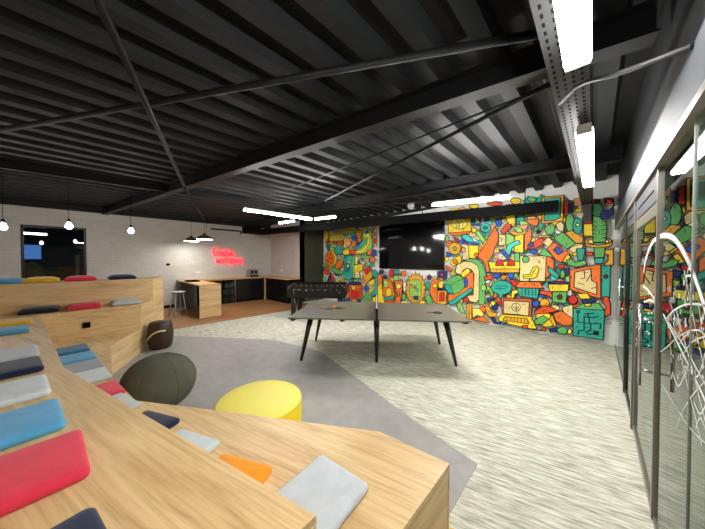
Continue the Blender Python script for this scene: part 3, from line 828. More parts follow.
for (u, v, xx, lab) in ((3, 227, -7.6, 'bare glowing bulb on a black cord at the left edge'), (69, 226, -7.6, 'bare glowing bulb on a cord in front of the dark window'), (131, 231, -7.6, 'bare glowing bulb on a cord over the right end of the top tier')):
    q = on_x(u, v, xx)
    e = tag(empty('hanging_bulb', q), lab, 'pendant lamp', 'bare hanging bulbs')
    MB().lathe([(.012, .075), (.03, .05), (.046, .015), (.05, -.01), (.042, -.035), (.02, -.05), (.002, -.053)], 16).build('bulb', BG, e)
    MB().lathe([(.016, .075), (.022, .08), (.022, .13), (.008, .14)], 12).build('socket', M['black'], e)
    MB().tube([(0, 0, .14), (0, 0, 3.2 - q.z)], .004, 6).build('cord', M['black'], e)

# ------------------------------------------------------------------ neon sign (single-line script strokes)
NEON = emis('red_neon', (1.0, .012, .02), 1.6)
GL = {  # strokes on a unit where x-height = 1
 'C': [[(1.25, 1.55), (.95, 1.85), (.5, 1.7), (.2, 1.1), (.25, .4), (.65, 0), (1.15, .15), (1.4, .45)]],
 'r': [[(0, 1), (.05, 0)], [(.04, .6), (.3, .98), (.62, .95)]],
 'e': [[(.05, .5), (.75, .55), (.65, .95), (.3, 1), (.02, .6), (.12, .12), (.45, 0), (.85, .25)]],
 'a': [[(.75, .9), (.35, 1), (.03, .55), (.2, .03), (.55, .15), (.75, .85), (.75, .2), (.95, .05)]],
 't': [[(.35, 1.6), (.28, .3), (.45, 0), (.75, .15)], [(0, 1.05), (.72, 1.1)]],
 'i': [[(.15, 1), (.15, .15), (.4, .05)], [(.15, 1.4), (.17, 1.46)]],
 'v': [[(0, 1), (.35, 0), (.72, 1.02)]],
 'w': [[(0, 1), (.22, .02), (.5, .85), (.8, .02), (1.08, 1.02)]],
 'o': [[(.4, 1), (.05, .7), (.1, .15), (.45, 0), (.8, .3), (.78, .8), (.4, 1)]],
 'k': [[(.05, 1.7), (.05, 0)], [(.6, 1), (.08, .45), (.7, 0)]],
 's': [[(.62, .9), (.3, 1), (.05, .75), (.35, .52), (.62, .28), (.4, 0), (.0, .12)]],
 'p': [[(.05, 1), (.05, -.7)], [(.06, .7), (.4, 1), (.75, .6), (.5, .05), (.06, .25)]],
 'c': [[(.7, .85), (.35, 1), (.03, .55), (.2, .05), (.55, 0), (.8, .2)]],
}
ADV = {'C': 1.5, 'r': .72, 'e': .98, 'a': 1.08, 't': .85, 'i': .5, 'v': .85, 'w': 1.22, 'o': 1.0, 'k': .85, 's': .82, 'p': .95, 'c': .95}
q0 = on_x(213, 256.2, XL); q1 = on_x(233.5, 256.2, XL)
n_ = tag(empty('neon_sign', (XL, (q0.y + q1.y) / 2 + .2, q0.z - .3)), 'glowing red script neon sign on the white brick wall', 'neon sign')
C0 = Vector(n_.location)
def neon_line(txt, ua, ub, v, xh):
    pa = on_x(ua, v, XL); pb = on_x(ub, v, XL)
    tot = sum(ADV[c] for c in txt); k = (pb.y - pa.y) / tot
    cx = 0
    for ch in txt:
        mb = MB()
        for st in GL[ch]:
            P = [Vector((XL + .045, pa.y + (cx + x) * k, pa.z + z * xh)) - C0 for x, z in st]
            # smooth
            Q = []
            for i in range(len(P) - 1):
                a, b, c_, d = P[max(i - 1, 0)], P[i], P[i + 1], P[min(i + 2, len(P) - 1)]
                for s in range(4):
                    t = s / 4
                    Q.append(.5 * ((2 * b) + (c_ - a) * t + (2 * a - 5 * b + 4 * c_ - d) * t * t + (3 * b - a - 3 * c_ + d) * t ** 3))
            Q.append(P[-1])
            mb.tube(Q, .015, 6)
        mb.build('letter_tube', NEON, n_)
        cx += ADV[ch]
neon_line('Creative', 212.5, 234, 255.8, .17)
neon_line('workspace', 216, 243.5, 263.3, .17)
for dy in (-.5, .1, .7):
    MB().tube([(.0, dy, .3), (.032, dy, .3)], .01, 6).build('standoff', M['white_metal'], n_)

# ------------------------------------------------------------------ things seen through the dark window
SCR = emis('blue_screen', (.10, .25, .7), .5)
q = on_x(31, 252, XL - 2.9)
a_ = on_x(21, 259, XL - 2.9); b_ = on_x(40.5, 245, XL - 2.9)
e = tag(empty('wall_screen', (XL - 3.1, (a_.y + b_.y) / 2, (a_.z + b_.z) / 2)), 'glowing blue screen seen through the dark window', 'screen')
MB().box(0, .04, -(b_.y - a_.y) / 2 - .02, (b_.y - a_.y) / 2 + .02, -(b_.z - a_.z) / 2 - .02, (b_.z - a_.z) / 2 + .02).build('bezel', M['black'], e)
MB().box(.04, .045, -(b_.y - a_.y) / 2, (b_.y - a_.y) / 2, -(b_.z - a_.z) / 2, (b_.z - a_.z) / 2).build('panel', SCR, e)
a_ = on_x(22, 233, XL - 1.5); b_ = on_x(47, 234.5, XL - 1.5)
e = tag(empty('tube_light', ((a_ + b_) / 2)), 'white tube light glowing inside the room behind the dark window', 'light')
c_ = (a_ + b_) / 2
MB().tube([a_ - c_, b_ - c_], .03, 8).build('tube', emis('next_tube', (.95, .95, 1), 6), e)
for pp in (a_ - c_, b_ - c_):
    MB().tube([pp * .9 + Vector((0, 0, .03)), pp * .9 + Vector((0, 0, 3.4 - c_.z))], .005, 6).build('suspension_wire', M['black'], e)
q = on_x(77.5, 270, XL - .5)
e = tag(empty('timber_post', (q.x, q.y, 0)), 'pale timber post standing behind the dark window', 'post')
MB().box(-.04, .04, -.04, .04, 0.0, 1.78).build('shaft', M['oak_b'], e)
MB().box(-.06, .06, -.06, .06, 1.78, 1.8).build('cap', M['oak_b'], e)
q = on_x(32, 270, XL - .8)
e = tag(empty('round_stool', (q.x, q.y, 0)), 'pale domed seat showing at the bottom of the dark window', 'stool')
MB().lathe([(.2, .9), (.24, .95), (.26, 1.15), (.22, 1.4), (.1, 1.55), (.01, 1.58)], 20).build('dome', mat('tan_dome', (150, 130, 90), .6), e)
MB().tube([(0, 0, 0), (0, 0, .9)], .04, 8).build('stem', M['black'], e)
MB().lathe([(.22, 0), (.2, .03)], 20).build('base', M['black'], e)
# round detector under the roof in front of the mural
q = on_y(411, 205.5, 6.3)
e = tag(empty('ceiling_speaker', q), 'small round white speaker hanging above the black trunking', 'speaker')
mb = MB().lathe([(.02, -.05), (.10, -.03), (.115, 0), (.10, .02)], 20); mb.v = [(x, z, y) for x, y, z in mb.v]; mb.f = [f[::-1] for f in mb.f]
mb.build('cone', mat('speaker_white', (190, 190, 190), .5), e)
MB().tube([(0, 0, .09), (0, 0, 3.2 - q.z)], .008, 6).build('bracket', M['black'], e)

# ------------------------------------------------------------------ mural: flat paint shapes with black outlines on the back wall
PAL = {'o': (236, 118, 44), 'r': (206, 44, 40), 'v': (224, 80, 36), 'Y': (250, 214, 50), 'a': (232, 168, 40), 'y': (250, 226, 112),
       'l': (150, 206, 104), 'g': (104, 182, 98), 'd': (56, 122, 78), 't': (48, 168, 148), 'q': (72, 200, 186), 'T': (36, 128, 124),
       'n': (230, 206, 144), 'b': (44, 84, 190), 'N': (34, 52, 116), 'w': (238, 238, 234), 'k': (22, 22, 22), 'm': (120, 40, 44), 'B': (186, 96, 60), 'p': (244, 166, 110)}
PM = {k: mat('mural_paint_' + k, c, .55, noise=(.05 if k in 'kw' else .13), scale=5, spec=.3) for k, c in PAL.items()}
PK = list(PAL)
CROP = {1: (445, 195, 11.75), 2: (500, 195, 11.75), 3: (555, 195, 11.75), 4: (445, 235, 11.75), 5: (500, 235, 11.75), 6: (555, 235, 11.75),
        7: (445, 275, 11.75), 8: (500, 275, 11.75), 9: (555, 275, 11.75), 10: (500, 310, 11.75), 11: (555, 310, 11.75),
        12: (322, 225, 11.75), 13: (322, 262, 11.75), 14: (380, 262, 10.07), 'A': (440, 200, 7.556), 'B': (440, 255, 7.556), 'C': (520, 195, 7.05), 'D': (520, 260, 6.22)}
SH = []      # (colour, polygon in wall coordinates (x, z), outline width)
def W(cr, pts):
    ox, oy, s = CROP[cr]; R = []
    for (x, y) in pts:
        p = on_y(ox + x / s, oy + y / s, YB); R.append((p.x, p.z))
    return R
def P(cr, c, *xy, ow=.017):
    SH.append((c, W(cr, [(xy[i], xy[i + 1]) for i in range(0, len(xy), 2)]), ow))
def E(cr, c, cx, cy, rx, ry, a0=0, a1=360, ow=.017):
    n = 18
    if a1 - a0 == 360: pts = [(cx + rx * cos(2 * pi * k / n), cy + ry * sin(2 * pi * k / n)) for k in range(n)]
    else: pts = [(cx + rx * cos(radians(a0 + (a1 - a0) * k / n)), cy + ry * sin(radians(a0 + (a1 - a0) * k / n))) for k in range(n + 1)]
    SH.append((c, W(cr, pts), ow))
LN = []
def Ln(cr, *xy, w_=.014):
    LN.append((W(cr, [(xy[i], xy[i + 1]) for i in range(0, len(xy), 2)]), w_, len(SH)))

# background scatter of small doodles (shows in the gaps, behind furniture and above the trunking)
rnd = random.Random(11)
def blob(x, z, r, c):
    k = rnd.choice((4, 4, 5, 6, 10)); a0 = rnd.random() * 6.28; sx = rnd.uniform(.6, 1.3)
    SH.append((c, [(x + r * sx * cos(a0 + 2 * pi * i / k) * rnd.uniform(.8, 1.1), z + r * sin(a0 + 2 * pi * i / k) * rnd.uniform(.8, 1.1)) for i in range(k)], .006 + .035 * r))
cols = 'oorYYYyyallgttqnbpww'
def scatter(x0, x1, z0, z1, step, r):
    z = z0
    while z < z1:
        x = x0 + rnd.uniform(0, step)
        while x < x1:
            xx, zz = x + rnd.uniform(-.3, .3) * step, z + rnd.uniform(-.3, .3) * step
            tvm = .12
            if not (tvx0 - tvm - r < xx < tvx1 + tvm + r and zz > tvz0 - tvm - r) and z0 + r < zz + .0001 and zz + r < z1 + .1 and xx - 1.3 * r > x0 - .02 and xx + 1.3 * r < x1 + .02:
                blob(xx, zz, r * rnd.uniform(.7, 1.1), rnd.choice(cols))
            x += step
        z += step * .85
cols = 'YyYlnpoqwwwyn'
scatter(-2.95, -.10, .40, 2.95, .17, .065)
scatter(-8.2, -5.5, .95, 2.75, .15, .07)
scatter(-5.5, -3.0, .9, 1.26, .2, .09)
cols = 'oorYYYyyallgttqnbpww'
scatter(-8.2, -2.9, .16, .98, .27, .15)
scatter(-8.2, .05, 2.62, 3.14, .34, .16)
scatter(-8.2, -5.5, .95, 2.75, .22, .10)
scatter(-2.95, -.10, .40, 2.75, .20, .08)

# ---- right of the television
E(1, 'Y', 355, 140, 55, 25); E(1, 'v', 600, 110, 90, 25); E(2, 'Y', 200, 80, 62, 36); E(2, 'g', 385, 60, 52, 28)
P(1, 'Y', 55, 295, 320, 270, 325, 430, 60, 448); P(1, 'o', 60, 448, 325, 430, 300, 458, 110, 485); E(1, 'y', 185, 338, 95, 68)
Ln(1, 150, 300, 185, 340, 225, 310); Ln(1, 185, 340, 190, 400); Ln(1, 150, 350, 150, 390); Ln(1, 230, 340, 225, 385)
P(1, 'b', 335, 268, 366, 266, 364, 360, 338, 362); P(1, 'l', 368, 275, 400, 270, 430, 330, 380, 350); E(1, 'r', 425, 282, 24, 24)
P(1, 'b', 478, 258, 525, 256, 528, 310, 480, 318); E(1, 'l', 575, 290, 28, 30); P(1, 'b', 605, 330, 630, 270, 645, 310, 675, 268, 685, 340, 665, 372, 640, 382, 615, 362)
E(1, 'q', 492, 390, 60, 52); E(1, 'T', 492, 390, 24, 20)
P(1, 'Y', 325, 400, 380, 385, 390, 430, 340, 455)
P(4, 'l', 370, -30, 415, -45, 495, 60, 460, 98)
P(4, 'o', 600, -95, 560, -20, 520, 40, 490, 110, 440, 190, 370, 250, 450, 290, 490, 350, 500, 432, 540, 432, 520, 310, 580, 230, 600, 150, 640, 80, 640, -20)
P(4, 'n', 215, 105, 295, 125, 300, 290, 225, 290); E(4, 'p', 235, 175, 24, 28); P(4, 'Y', 297, 125, 410, 122, 410, 250, 370, 278, 300, 272); E(4, 'o', 385, 235, 24, 24)
P(4, 'q', 215, 35, 230, -5, 290, 0, 345, 60, 352, 95, 290, 85); P(4, 'b', 225, 72, 410, 98, 402, 118, 280, 106)
E(4, 'l', 45, 45, 22, 42); P(4, 'r', 120, 30, 175, 45, 190, 75, 150, 98); E(4, 'o', 75, 108, 40, 40); E(4, 'a', 135, 160, 70, 72); E(4, 'g', 133, 160, 22, 24)
P(4, 'b', 38, 195, 105, 235, 62, 255, 38, 235); P(4, 'Y', 90, 300, 190, 235, 215, 265, 205, 320, 120, 372, 82, 335); E(4, 'o', 140, 315, 28, 28)
E(4, 'Y', 40, 282, 20, 30); P(4, 'v', 38, 355, 112, 402, 96, 436, 24, 392); P(4, 'N', 0, 430, 45, 428, 45, 510, 0, 512); E(4, 'r', 12, 470, 14, 18)
# arch with the gem
P('B', 'g', 190, 45, 240, 28, 300, 38, 340, 80, 357, 140, 348, 365, 305, 375, 290, 200, 250, 60)
P('B', 'o', 180, 170, 265, 120, 265, 255, 75, 365, 75, 300, 190, 240); P('B', 'Y', 165, 140, 215, 100, 240, 110, 240, 132, 185, 168)
P('B', 'n', 128, 130, 140, 75, 190, 48, 250, 52, 295, 80, 308, 130, 305, 335, 280, 357, 205, 335, 215, 305, 262, 298, 270, 140, 250, 110, 215, 98, 185, 115, 170, 150)
E('B', 'b', 205, 205, 17, 36)
P('B', 'g', 45, 215, 95, 165, 160, 150, 192, 178, 197, 240, 165, 275, 110, 297, 60, 268); Ln('B', 95, 225, 145, 195, 190, 178); P('B', 't', 45, 220, 95, 225, 115, 297, 60, 275)
P('B', 't', 70, 358, 250, 243, 262, 263, 108, 378)
P('B', 'a', 0, 262, 66, 262, 66, 372, 0, 372); P('B', 'r', 10, 280, 46, 278, 46, 342, 10, 342)
P('B', 'l', 140, 365, 165, 350, 190, 400, 205, 440, 170, 430, 150, 410); P('B', 'r', 185, 325, 220, 310, 235, 345, 200, 355)
P('B', 'a', 213, 365, 252, 360, 252, 482, 213, 475); Ln('B', 232, 362, 232, 478)
P('B', 'o', 258, 478, 345, 455, 385, 505, 268, 502); P('B', 'o', 308, 398, 340, 378, 362, 410, 335, 432); P('B', 'y', 255, 395, 310, 400, 348, 440, 330, 462, 290, 450, 258, 478)
P('B', 'a', 350, 385, 380, 378, 402, 428, 432, 428, 442, 462, 400, 472, 368, 450)
P('B', 'N', 360, 325, 428, 316, 402, 352, 375, 352); P('B', 'N', 395, 388, 442, 355, 447, 402, 420, 414); P('B', 'Y', 388, 355, 412, 338, 432, 365, 410, 382); P('B', 'N', 390, 465, 415, 460, 447, 515, 420, 530)
P('B', 'v', 345, 165, 402, 148, 412, 176, 350, 192); P('B', 'g', 352, 250, 400, 238, 417, 300, 395, 312, 385, 278, 355, 272); E('B', 'l', 340, 245, 20, 24); P('B', 'Y', 360, 232, 388, 240, 376, 272)
P('B', 't', 448, 282, 495, 288, 462, 330); E('B', 't', 475, 243, 78, 52); P('B', 't', 456, 286, 484, 286, 464, 318, ow=0); Ln('B', 430, 232, 520, 232); Ln('B', 425, 250, 505, 252)
E('B', 'b', 440, 150, 26, 22); E('B', 'o', 490, 168, 22, 20); E('B', 'b', 552, 152, 30, 26); E('B', 'g', 582, 156, 16, 20)
P('B', 'Y', 375, 50, 615, 50, 607, 135, 400, 135); P('B', 'a', 393, 104, 608, 104, 606, 132, 398, 132); E('B', 'r', 460, 80, 30, 46, 180, 360); E('B', 'r', 545, 80, 30, 46, 180, 360)
P('B', 'r', 528, 186, 562, 180, 602, 215, 570, 238); P('B', 'Y', 545, 322, 550, 270, 590, 256, 602, 282, 575, 292, 570, 322)
# open box and arm
P(2, 'Y', 78, 255, 190, 235, 197, 345, 110, 352); P(2, 't', 208, 240, 292, 235, 302, 300, 240, 352, 208, 350); P(2, 'l', 240, 312, 372, 320, 372, 352, 250, 362)
P(2, 'v', 20, 432, 100, 332, 158, 370, 60, 464); P(2, 'o', 320, 320, 342, 285, 390, 222, 462, 290, 467, 340, 440, 374, 390, 362); P(2, 'y', 330, 264, 440, 264, 430, 288, 335, 288)
P(2, 'a', 95, 430, 270, 428, 355, 430, 280, 482, 190, 482); P(2, 'l', 145, 372, 200, 374, 270, 398, 282, 442, 220, 452, 180, 402)
P(5, 'n', 0, 0, 82, 0, 82, 120, 0, 132); Ln(5, 10, 30, 45, 50, 20, 80); P(5, 'l', 85, -20, 182, 20, 182, 205, 85, 150); P(5, 'Y', 180, 20, 292, -10, 287, 212, 180, 204); P(5, 'o', 300, -5, 382, -75, 384, 50, 332, 172, 300, 192)
P(5, 'q', 75, 215, 100, 120, 190, 75, 240, 68, 252, 105, 180, 135, 152, 160, 125, 242); P(5, 'b', 0, 172, 42, 172, 122, 240, 100, 284)
P(5, 'g', 175, 220, 240, 203, 247, 312, 190, 312)
P(5, 'b', 358, 182, 410, 163, 452, 195, 400, 228); P(5, 'g', 470, 230, 520, 150, 645, 262, 560, 262)
# upper monitor, house, etc
P('C', 'a', 160, 25, 312, 8, 307, 188, 160, 207); P('C', 't', 178, 35, 292, 23, 287, 165, 250, 184, 175, 187); P('C', 'v', 314, 48, 347, 48, 347, 147, 314, 147); P('C', 'N', 346, 63, 377, 63, 377, 127, 346, 127)
P('C', 'n', 255, 215, 290, 188, 317, 215, 307, 267, 270, 250); P('C', 'g', 178, 240, 200, 218, 242, 213, 252, 250, 230, 282, 190, 277); P('C', 'g', 100, 240, 122, 222, 150, 260, 130, 275); E('C', 'N', 132, 258, 9, 9)
P('C', 'a', 110, 300, 150, 285, 250, 290, 200, 302)
# big green column on the right with rings
E('C', 'g', 355, 200, 30, 66); P('C', 'r', 440, 163, 502, 153, 512, 207, 450, 207); P('C', 'Y', 448, 210, 514, 206, 514, 292, 450, 292)
P('C', 'a', 320, 270, 370, 253, 452, 305, 440, 342, 395, 342, 340, 290); E('C', 't', 408, 222, 33, 57); E('C', 'y', 410, 215, 15, 11)
P('C', 'n', 345, 385, 395, 345, 452, 350, 440, 377, 380, 412); P('C', 't', 400, 380, 465, 378, 445, 460, 410, 462); P('C', 'v', 465, 405, 515, 405, 515, 428, 465, 430)
P('C', 'a', 600, 388, 657, 383, 657, 490, 615, 522, 593, 492, 620, 460, 620, 420, 593, 416); P('C', 'N', 575, 375, 600, 375, 595, 430, 578, 430)
E('C', 'a', 552, 334, 97, 36); E('C', 'y', 552, 330, 74, 20)
P('C', 'g', 520, 340, 602, 340, 592, 442, 525, 442); P('C', 't', 523, 445, 592, 445, 582, 484, 530, 484)
P('C', 'd', 465, 75, 500, 58, 570, 68, 602, 150, 560, 170, 510, 160, 470, 122); P('C', 'g', 510, 150, 575, 165, 600, 150, 612, 240, 602, 335, 515, 335, 512, 200)
for k_ in range(5): Ln('C', 512, 190 + 28 * k_, 540, 196 + 28 * k_); Ln('C', 575, 195 + 28 * k_, 606, 188 + 28 * k_)
P('C', 'm', 498, 38, 562, 38, 562, 68, 503, 68)
P('C', 'a', 455, 335, 480, 348, 550, 358, 630, 343, 648, 325, 649, 347, 620, 366, 550, 374, 470, 364)
P('C', 'N', 560, 160, 580, 115, 625, 115, 657, 85, 657, 140, 625, 167, 580, 182); P('C', 'n', 595, 30, 657, 30, 657, 82, 600, 82); E('C', 'r', 628, 54, 24, 19)
P('C', 'g', 240, 305, 305, 263, 397, 345, 335, 382, 290, 350); P('C', 'v', 60, 352, 160, 303, 188, 345, 100, 382, 65, 378); E('C', 'b', 87, 352, 17, 17); P('C', 'n', 160, 335, 205, 298, 242, 330, 205, 372)
P('C', 'o', 195, 380, 245, 333, 357, 415, 300, 477, 255, 457); P('C', 'b', 240, 387, 270, 363, 312, 400, 275, 422); P('C', 'Y', 300, 472, 335, 418, 362, 435, 335, 477)
P('C', 'g', 330, 460, 370, 453, 390, 475, 460, 458, 472, 490, 400, 507, 340, 492)
# monitor with seat
P(5, 'o', 550, 252, 600, 258, 645, 300, 640, 400, 560, 500, 542, 542); P(5, 'n', 248, 245, 552, 248, 542, 542, 243, 537); E(5, 'g', 315, 287, 40, 38)
P(5, 'Y', 283, 465, 360, 460, 400, 380, 440, 363, 472, 400, 440, 492, 395, 512, 288, 507); Ln(5, 290, 485, 375, 480, 430, 390); E(5, 'k', 523, 270, 8, 10, ow=0)
P(5, 't', 570, 362, 620, 398, 702, 470, 706, 503, 650, 492, 580, 432); P(6, 'r', 20, 385, 60, 345, 125, 340, 120, 375, 70, 395)
P(8, 't', 213, 150, 472, 155, 452, 272, 240, 242); P(8, 'o', 215, 102, 250, 73, 482, 78, 520, 154, 198, 142)
for k_ in range(5): Ln(8, 270 + 40 * k_, 165, 272 + 40 * k_, 235)
Ln(8, 290, 115, 325, 98); Ln(8, 390, 98, 420, 115); Ln(8, 360, 40, 362, 80, w_=.03)
P(8, 'r', 280, 252, 382, 262, 377, 287, 280, 277); P(8, 'v', 478, 173, 600, 188, 644, 240, 632, 284, 570, 232, 480, 217)
# pot
P(8, 'o', 640, 78, 690, 38, 742, 48, 775, 78); E(8, 'N', 695, 86, 122, 17); P(8, 'Y', 575, 104, 815, 102, 805, 187, 590, 187); P(8, 'g', 625, 193, 792, 193, 782, 324, 620, 312); E(8, 'm', 710, 250, 28, 30)
# laptop
P(8, 'B', 28, 263, 388, 273, 382, 482, 42, 457); P(8, 'n', 60, 295, 357, 310, 347, 470, 55, 440); E(8, 'n', 203, 368, 50, 48, ow=.014); Ln(8, 205, 325, 205, 410); Ln(8, 175, 365, 205, 395, 235, 365)
P(10, 'Y', 30, 38, 380, 68, 445, 207, 370, 207, 100, 150, -10, 110); P(10, 'a', 75, 68, 330, 88, 357, 152, 50, 110)
for k_ in range(6): Ln(10, 100 + 40 * k_, 75 + 3 * k_, 95 + 42 * k_, 115 + 6 * k_, w_=.012)
P(8, 'b', 388, 300, 472, 298, 467, 362, 400, 362); E(8, 'a', 535, 322, 56, 52)
P(10, 'Y', 440, 20, 560, 10, 645, 80, 665, 162, 560, 188, 425, 150); P(8, 'v', 412, 415, 470, 368, 550, 353, 604, 380, 570, 412, 440, 442); P(8, 'n', 580, 370, 640, 338, 706, 360, 700, 402, 610, 404)
P(10, 'g', 412, 115, 470, 73, 520, 53, 584, 95, 500, 168, 460, 150, 435, 168)
P(10, 'v', 273, 168, 337, 168, 342, 215, 490, 225, 520, 188, 553, 200, 542, 252, 500, 271, 340, 252, 273, 232)
P(10, 'N', 578, 210, 692, 188, 692, 247, 600, 252); P(10, 'T', 22, 130, 104, 130, 60, 198); P(10, 'b', -10, 130, 24, 130, 28, 182, -10, 178)
# lower right
P('D', 'n', 262, 290, 332, 268, 332, 372, 290, 352); P('D', 'a', 205, 328, 232, 402, 215, 407, 188, 360); P('D', 'o', 210, 328, 260, 308, 332, 360, 327, 397, 270, 402, 225, 370)
P('D', 'g', 230, 425, 270, 403, 302, 430, 287, 467, 245, 452); E('D', 'y', 312, 437, 14, 16); P('D', 'v', 95, 317, 150, 278, 200, 288, 240, 310, 170, 327, 100, 332)
P('D', 'N', 275, 55, 310, 48, 332, 85, 290, 87); P('D', 'r', 320, 78, 372, 80, 362, 102, 325, 102); E('D', 'g', 268, 85, 15, 26)
P('D', 't', 505, 38, 562, 30, 557, 232, 505, 237); E('D', 'm', 532, 100, 13, 11)
P('D', 'v', 518, 225, 545, 223, 562, 268, 562, 332, 530, 347, 523, 320, 535, 285, 513, 260)
P('D', 'o', 313, 60, 502, 23, 502, 237, 313, 182); P('D', 'n', 343, 75, 440, 53, 447, 125, 477, 140, 477, 212, 338, 167); Ln('D', 400, 65, 405, 110, 380, 115); Ln('D', 440, 90, 415, 130); Ln('D', 360, 140, 400, 150); Ln('D', 445, 175, 470, 165)
sp = []
for k_ in range(18):
    rr = 1.0 if k_ % 2 else .78
    sp += [332 + 34 * rr * cos(k_ * pi / 9), 243 + 32 * rr * sin(k_ * pi / 9)]
P('D', 'r', *sp)
P('D', 'Y', 355, 205, 420, 203, 442, 237, 380, 238); P('D', 'g', 335, 297, 400, 263, 490, 263, 527, 308); P('D', 'N', 385, 245, 472, 238, 472, 256, 395, 267); P('D', 'Y', 400, 267, 445, 265, 440, 282, 405, 282)
P('D', 't', 333, 295, 527, 307, 517, 487, 333, 462)
for L_ in ((362, 320, 362, 380, 400, 385, 500, 390), (400, 345, 400, 430, 365, 432, 362, 455), (400, 345, 430, 350, 430, 380), (430, 350, 460, 350, 485, 345), (440, 385, 440, 430, 410, 440, 425, 455, 455, 450), (400, 330, 460, 325), (425, 325, 425, 345), (500, 390, 500, 415)):
    Ln('D', *L_, w_=.02)
P('D', 'k', 455, 430, 492, 435, 490, 462, 455, 457, ow=0); P('D', 'k', 490, 410, 505, 415, 495, 425, ow=0); E('D', 'T', 364, 317, 9, 9)
for k_ in range(6):      # the artist's signature scribble
    Ln('D', 390 + 12 * k_, 485 + 1.6 * k_, 395 + 12 * k_, 478 + 1.6 * k_, 400 + 12 * k_, 488 + 1.6 * k_, w_=.008)
Ln('D', 535, 362, 575, 358, w_=.008); Ln('D', 540, 375, 565, 380, w_=.008); Ln('D', 537, 388, 568, 390, w_=.008)

# ---- left of the television
P(12, 'Y', 62, 76, 106, 74, 100, 150, 70, 222, 40, 192, 60, 140); P(12, 'Y', 110, 75, 237, 70, 237, 187, 115, 192); E(12, 'y', 170, 112, 50, 46); E(12, 'w', 172, 106, 22, 25)
P(12, 'v', 138, 190, 212, 190, 207, 217, 148, 217); P(12, 'l', 250, 75, 405, 58, 417, 122, 380, 110, 260, 112); P(12, 'l', 130, 235, 202, 223, 202, 272, 140, 262); P(12, 'T', 70, 240, 127, 223, 122, 302, 95, 302)
P(12, 'v', 230, 190, 270, 180, 285, 220, 260, 235)
E(12, 't', 222, 300, 48, 47); P(12, 'y', 285, 160, 332, 138, 347, 240, 285, 282); E(12, 'p', 335, 205, 30, 45); P(12, 't', 370, 110, 410, 88, 422, 122, 380, 152); P(12, 'b', 365, 152, 410, 120, 442, 165, 400, 192); P(12, 'o', 375, 200, 420, 180, 425, 250, 385, 265)
P(12, 'a', 420, 65, 497, 55, 502, 112, 430, 132); P(12, 'o', 445, 150, 487, 140, 492, 192, 460, 217)
P(12, 'l', 510, 40, 602, 58, 618, 240, 600, 290, 500, 347, 420, 347, 430, 300, 500, 200); P(12, 'Y', 515, 160, 560, 88, 592, 110, 587, 230, 500, 332, 418, 332, 415, 310, 490, 292, 552, 228, 560, 150); P(12, 't', 405, 262, 460, 235, 532, 170, 552, 190, 500, 262, 430, 292); P(12, 'b', 528, 92, 570, 63, 582, 100, 540, 107)
P(12, 'Y', 270, 300, 345, 290, 345, 352, 280, 352); P(12, 'v', 345, 295, 427, 295, 427, 347, 345, 342); P(12, 'o', 560, 290, 612, 290, 612, 352, 560, 357); P(12, 'b', 615, 295, 667, 290, 667, 357, 620, 362)
P(12, 'n', 635, 40, 668, 40, 668, 260, 640, 260); E(12, 'r', 655, 190, 18, 30); E(12, 'v', 652, 110, 13, 25)
E(12, 'Y', 130, 395, 72, 92); E(12, 'o', 122, 395, 55, 80)
for (x_, y_) in ((95, 360), (130, 340), (150, 390), (100, 420), (130, 440), (120, 385)): E(12, 'r', x_, y_, 9, 10, ow=.01)
P(12, 'o', 185, 470, 235, 400, 277, 420, 262, 482, 200, 522); E(12, 'q', 270, 370, 20, 22)
P(12, 't', 280, 600, 285, 400, 340, 353, 392, 360, 387, 620, 350, 650, 290, 625); E(12, 'T', 325, 500, 36, 46); E(12, 'y', 348, 435, 18, 15); E(12, 'y', 335, 480, 14, 18)
P(12, 'l', 390, 370, 412, 360, 412, 620, 388, 620); P(12, 'Y', 412, 470, 500, 458, 512, 529, 405, 582); P(12, 'y', 415, 380, 440, 365, 460, 390, 440, 460, 418, 460); P(12, 'o', 590, 385, 630, 368, 662, 400, 620, 442, 590, 432); P(12, 'T', 480, 385, 525, 400, 500, 430)
P(13, 'v', 50, 75, 75, 63, 107, 120, 80, 157, 55, 130); E(13, 'g', 60, 40, 25, 25); P(13, 'g', 128, 72, 150, 58, 272, 110, 272, 142, 180, 132); P(13, 'N', 110, 160, 142, 150, 112, 232, 88, 232); E(13, 'r', 152, 195, 18, 30); P(13, 'N', 165, 130, 215, 140, 200, 160); P(13, 'y', 180, 180, 252, 240, 200, 232); P(13, 'l', 215, 160, 250, 163, 292, 230, 270, 242); P(13, 'l', 40, 180, 80, 170, 70, 240, 40, 240)
P(13, 'a', 508, 100, 570, 58, 642, 150, 560, 242, 520, 202); P(13, 'r', 530, 85, 585, 48, 607, 80, 560, 152, 530, 125); P(13, 'Y', 570, 242, 642, 188, 647, 262, 590, 272); P(13, 't', 610, 100, 660, 88, 687, 150, 682, 370, 620, 402, 600, 350, 650, 320, 655, 182, 620, 152); P(13, 'n', 415, 120, 460, 100, 480, 180, 420, 190)
P(13, 'v', 338, 262, 492, 258, 497, 422, 350, 432); P(13, 'a', 305, 300, 338, 290, 345, 430, 325, 420); P(13, 'r', 375, 345, 467, 345, 462, 407, 378, 407); E(13, 'g', 430, 222, 30, 26); P(13, 'N', 335, 235, 400, 225, 480, 238, 494, 265, 345, 263); E(13, 'Y', 398, 297, 23, 28); E(13, 'o', 452, 300, 18, 20)
P(13, 'b', 518, 300, 545, 263, 577, 310, 545, 352); P(13, 'g', 500, 420, 560, 358, 622, 400, 560, 472, 510, 462); Ln(13, 530, 400, 590, 440); Ln(13, 515, 420, 570, 460)
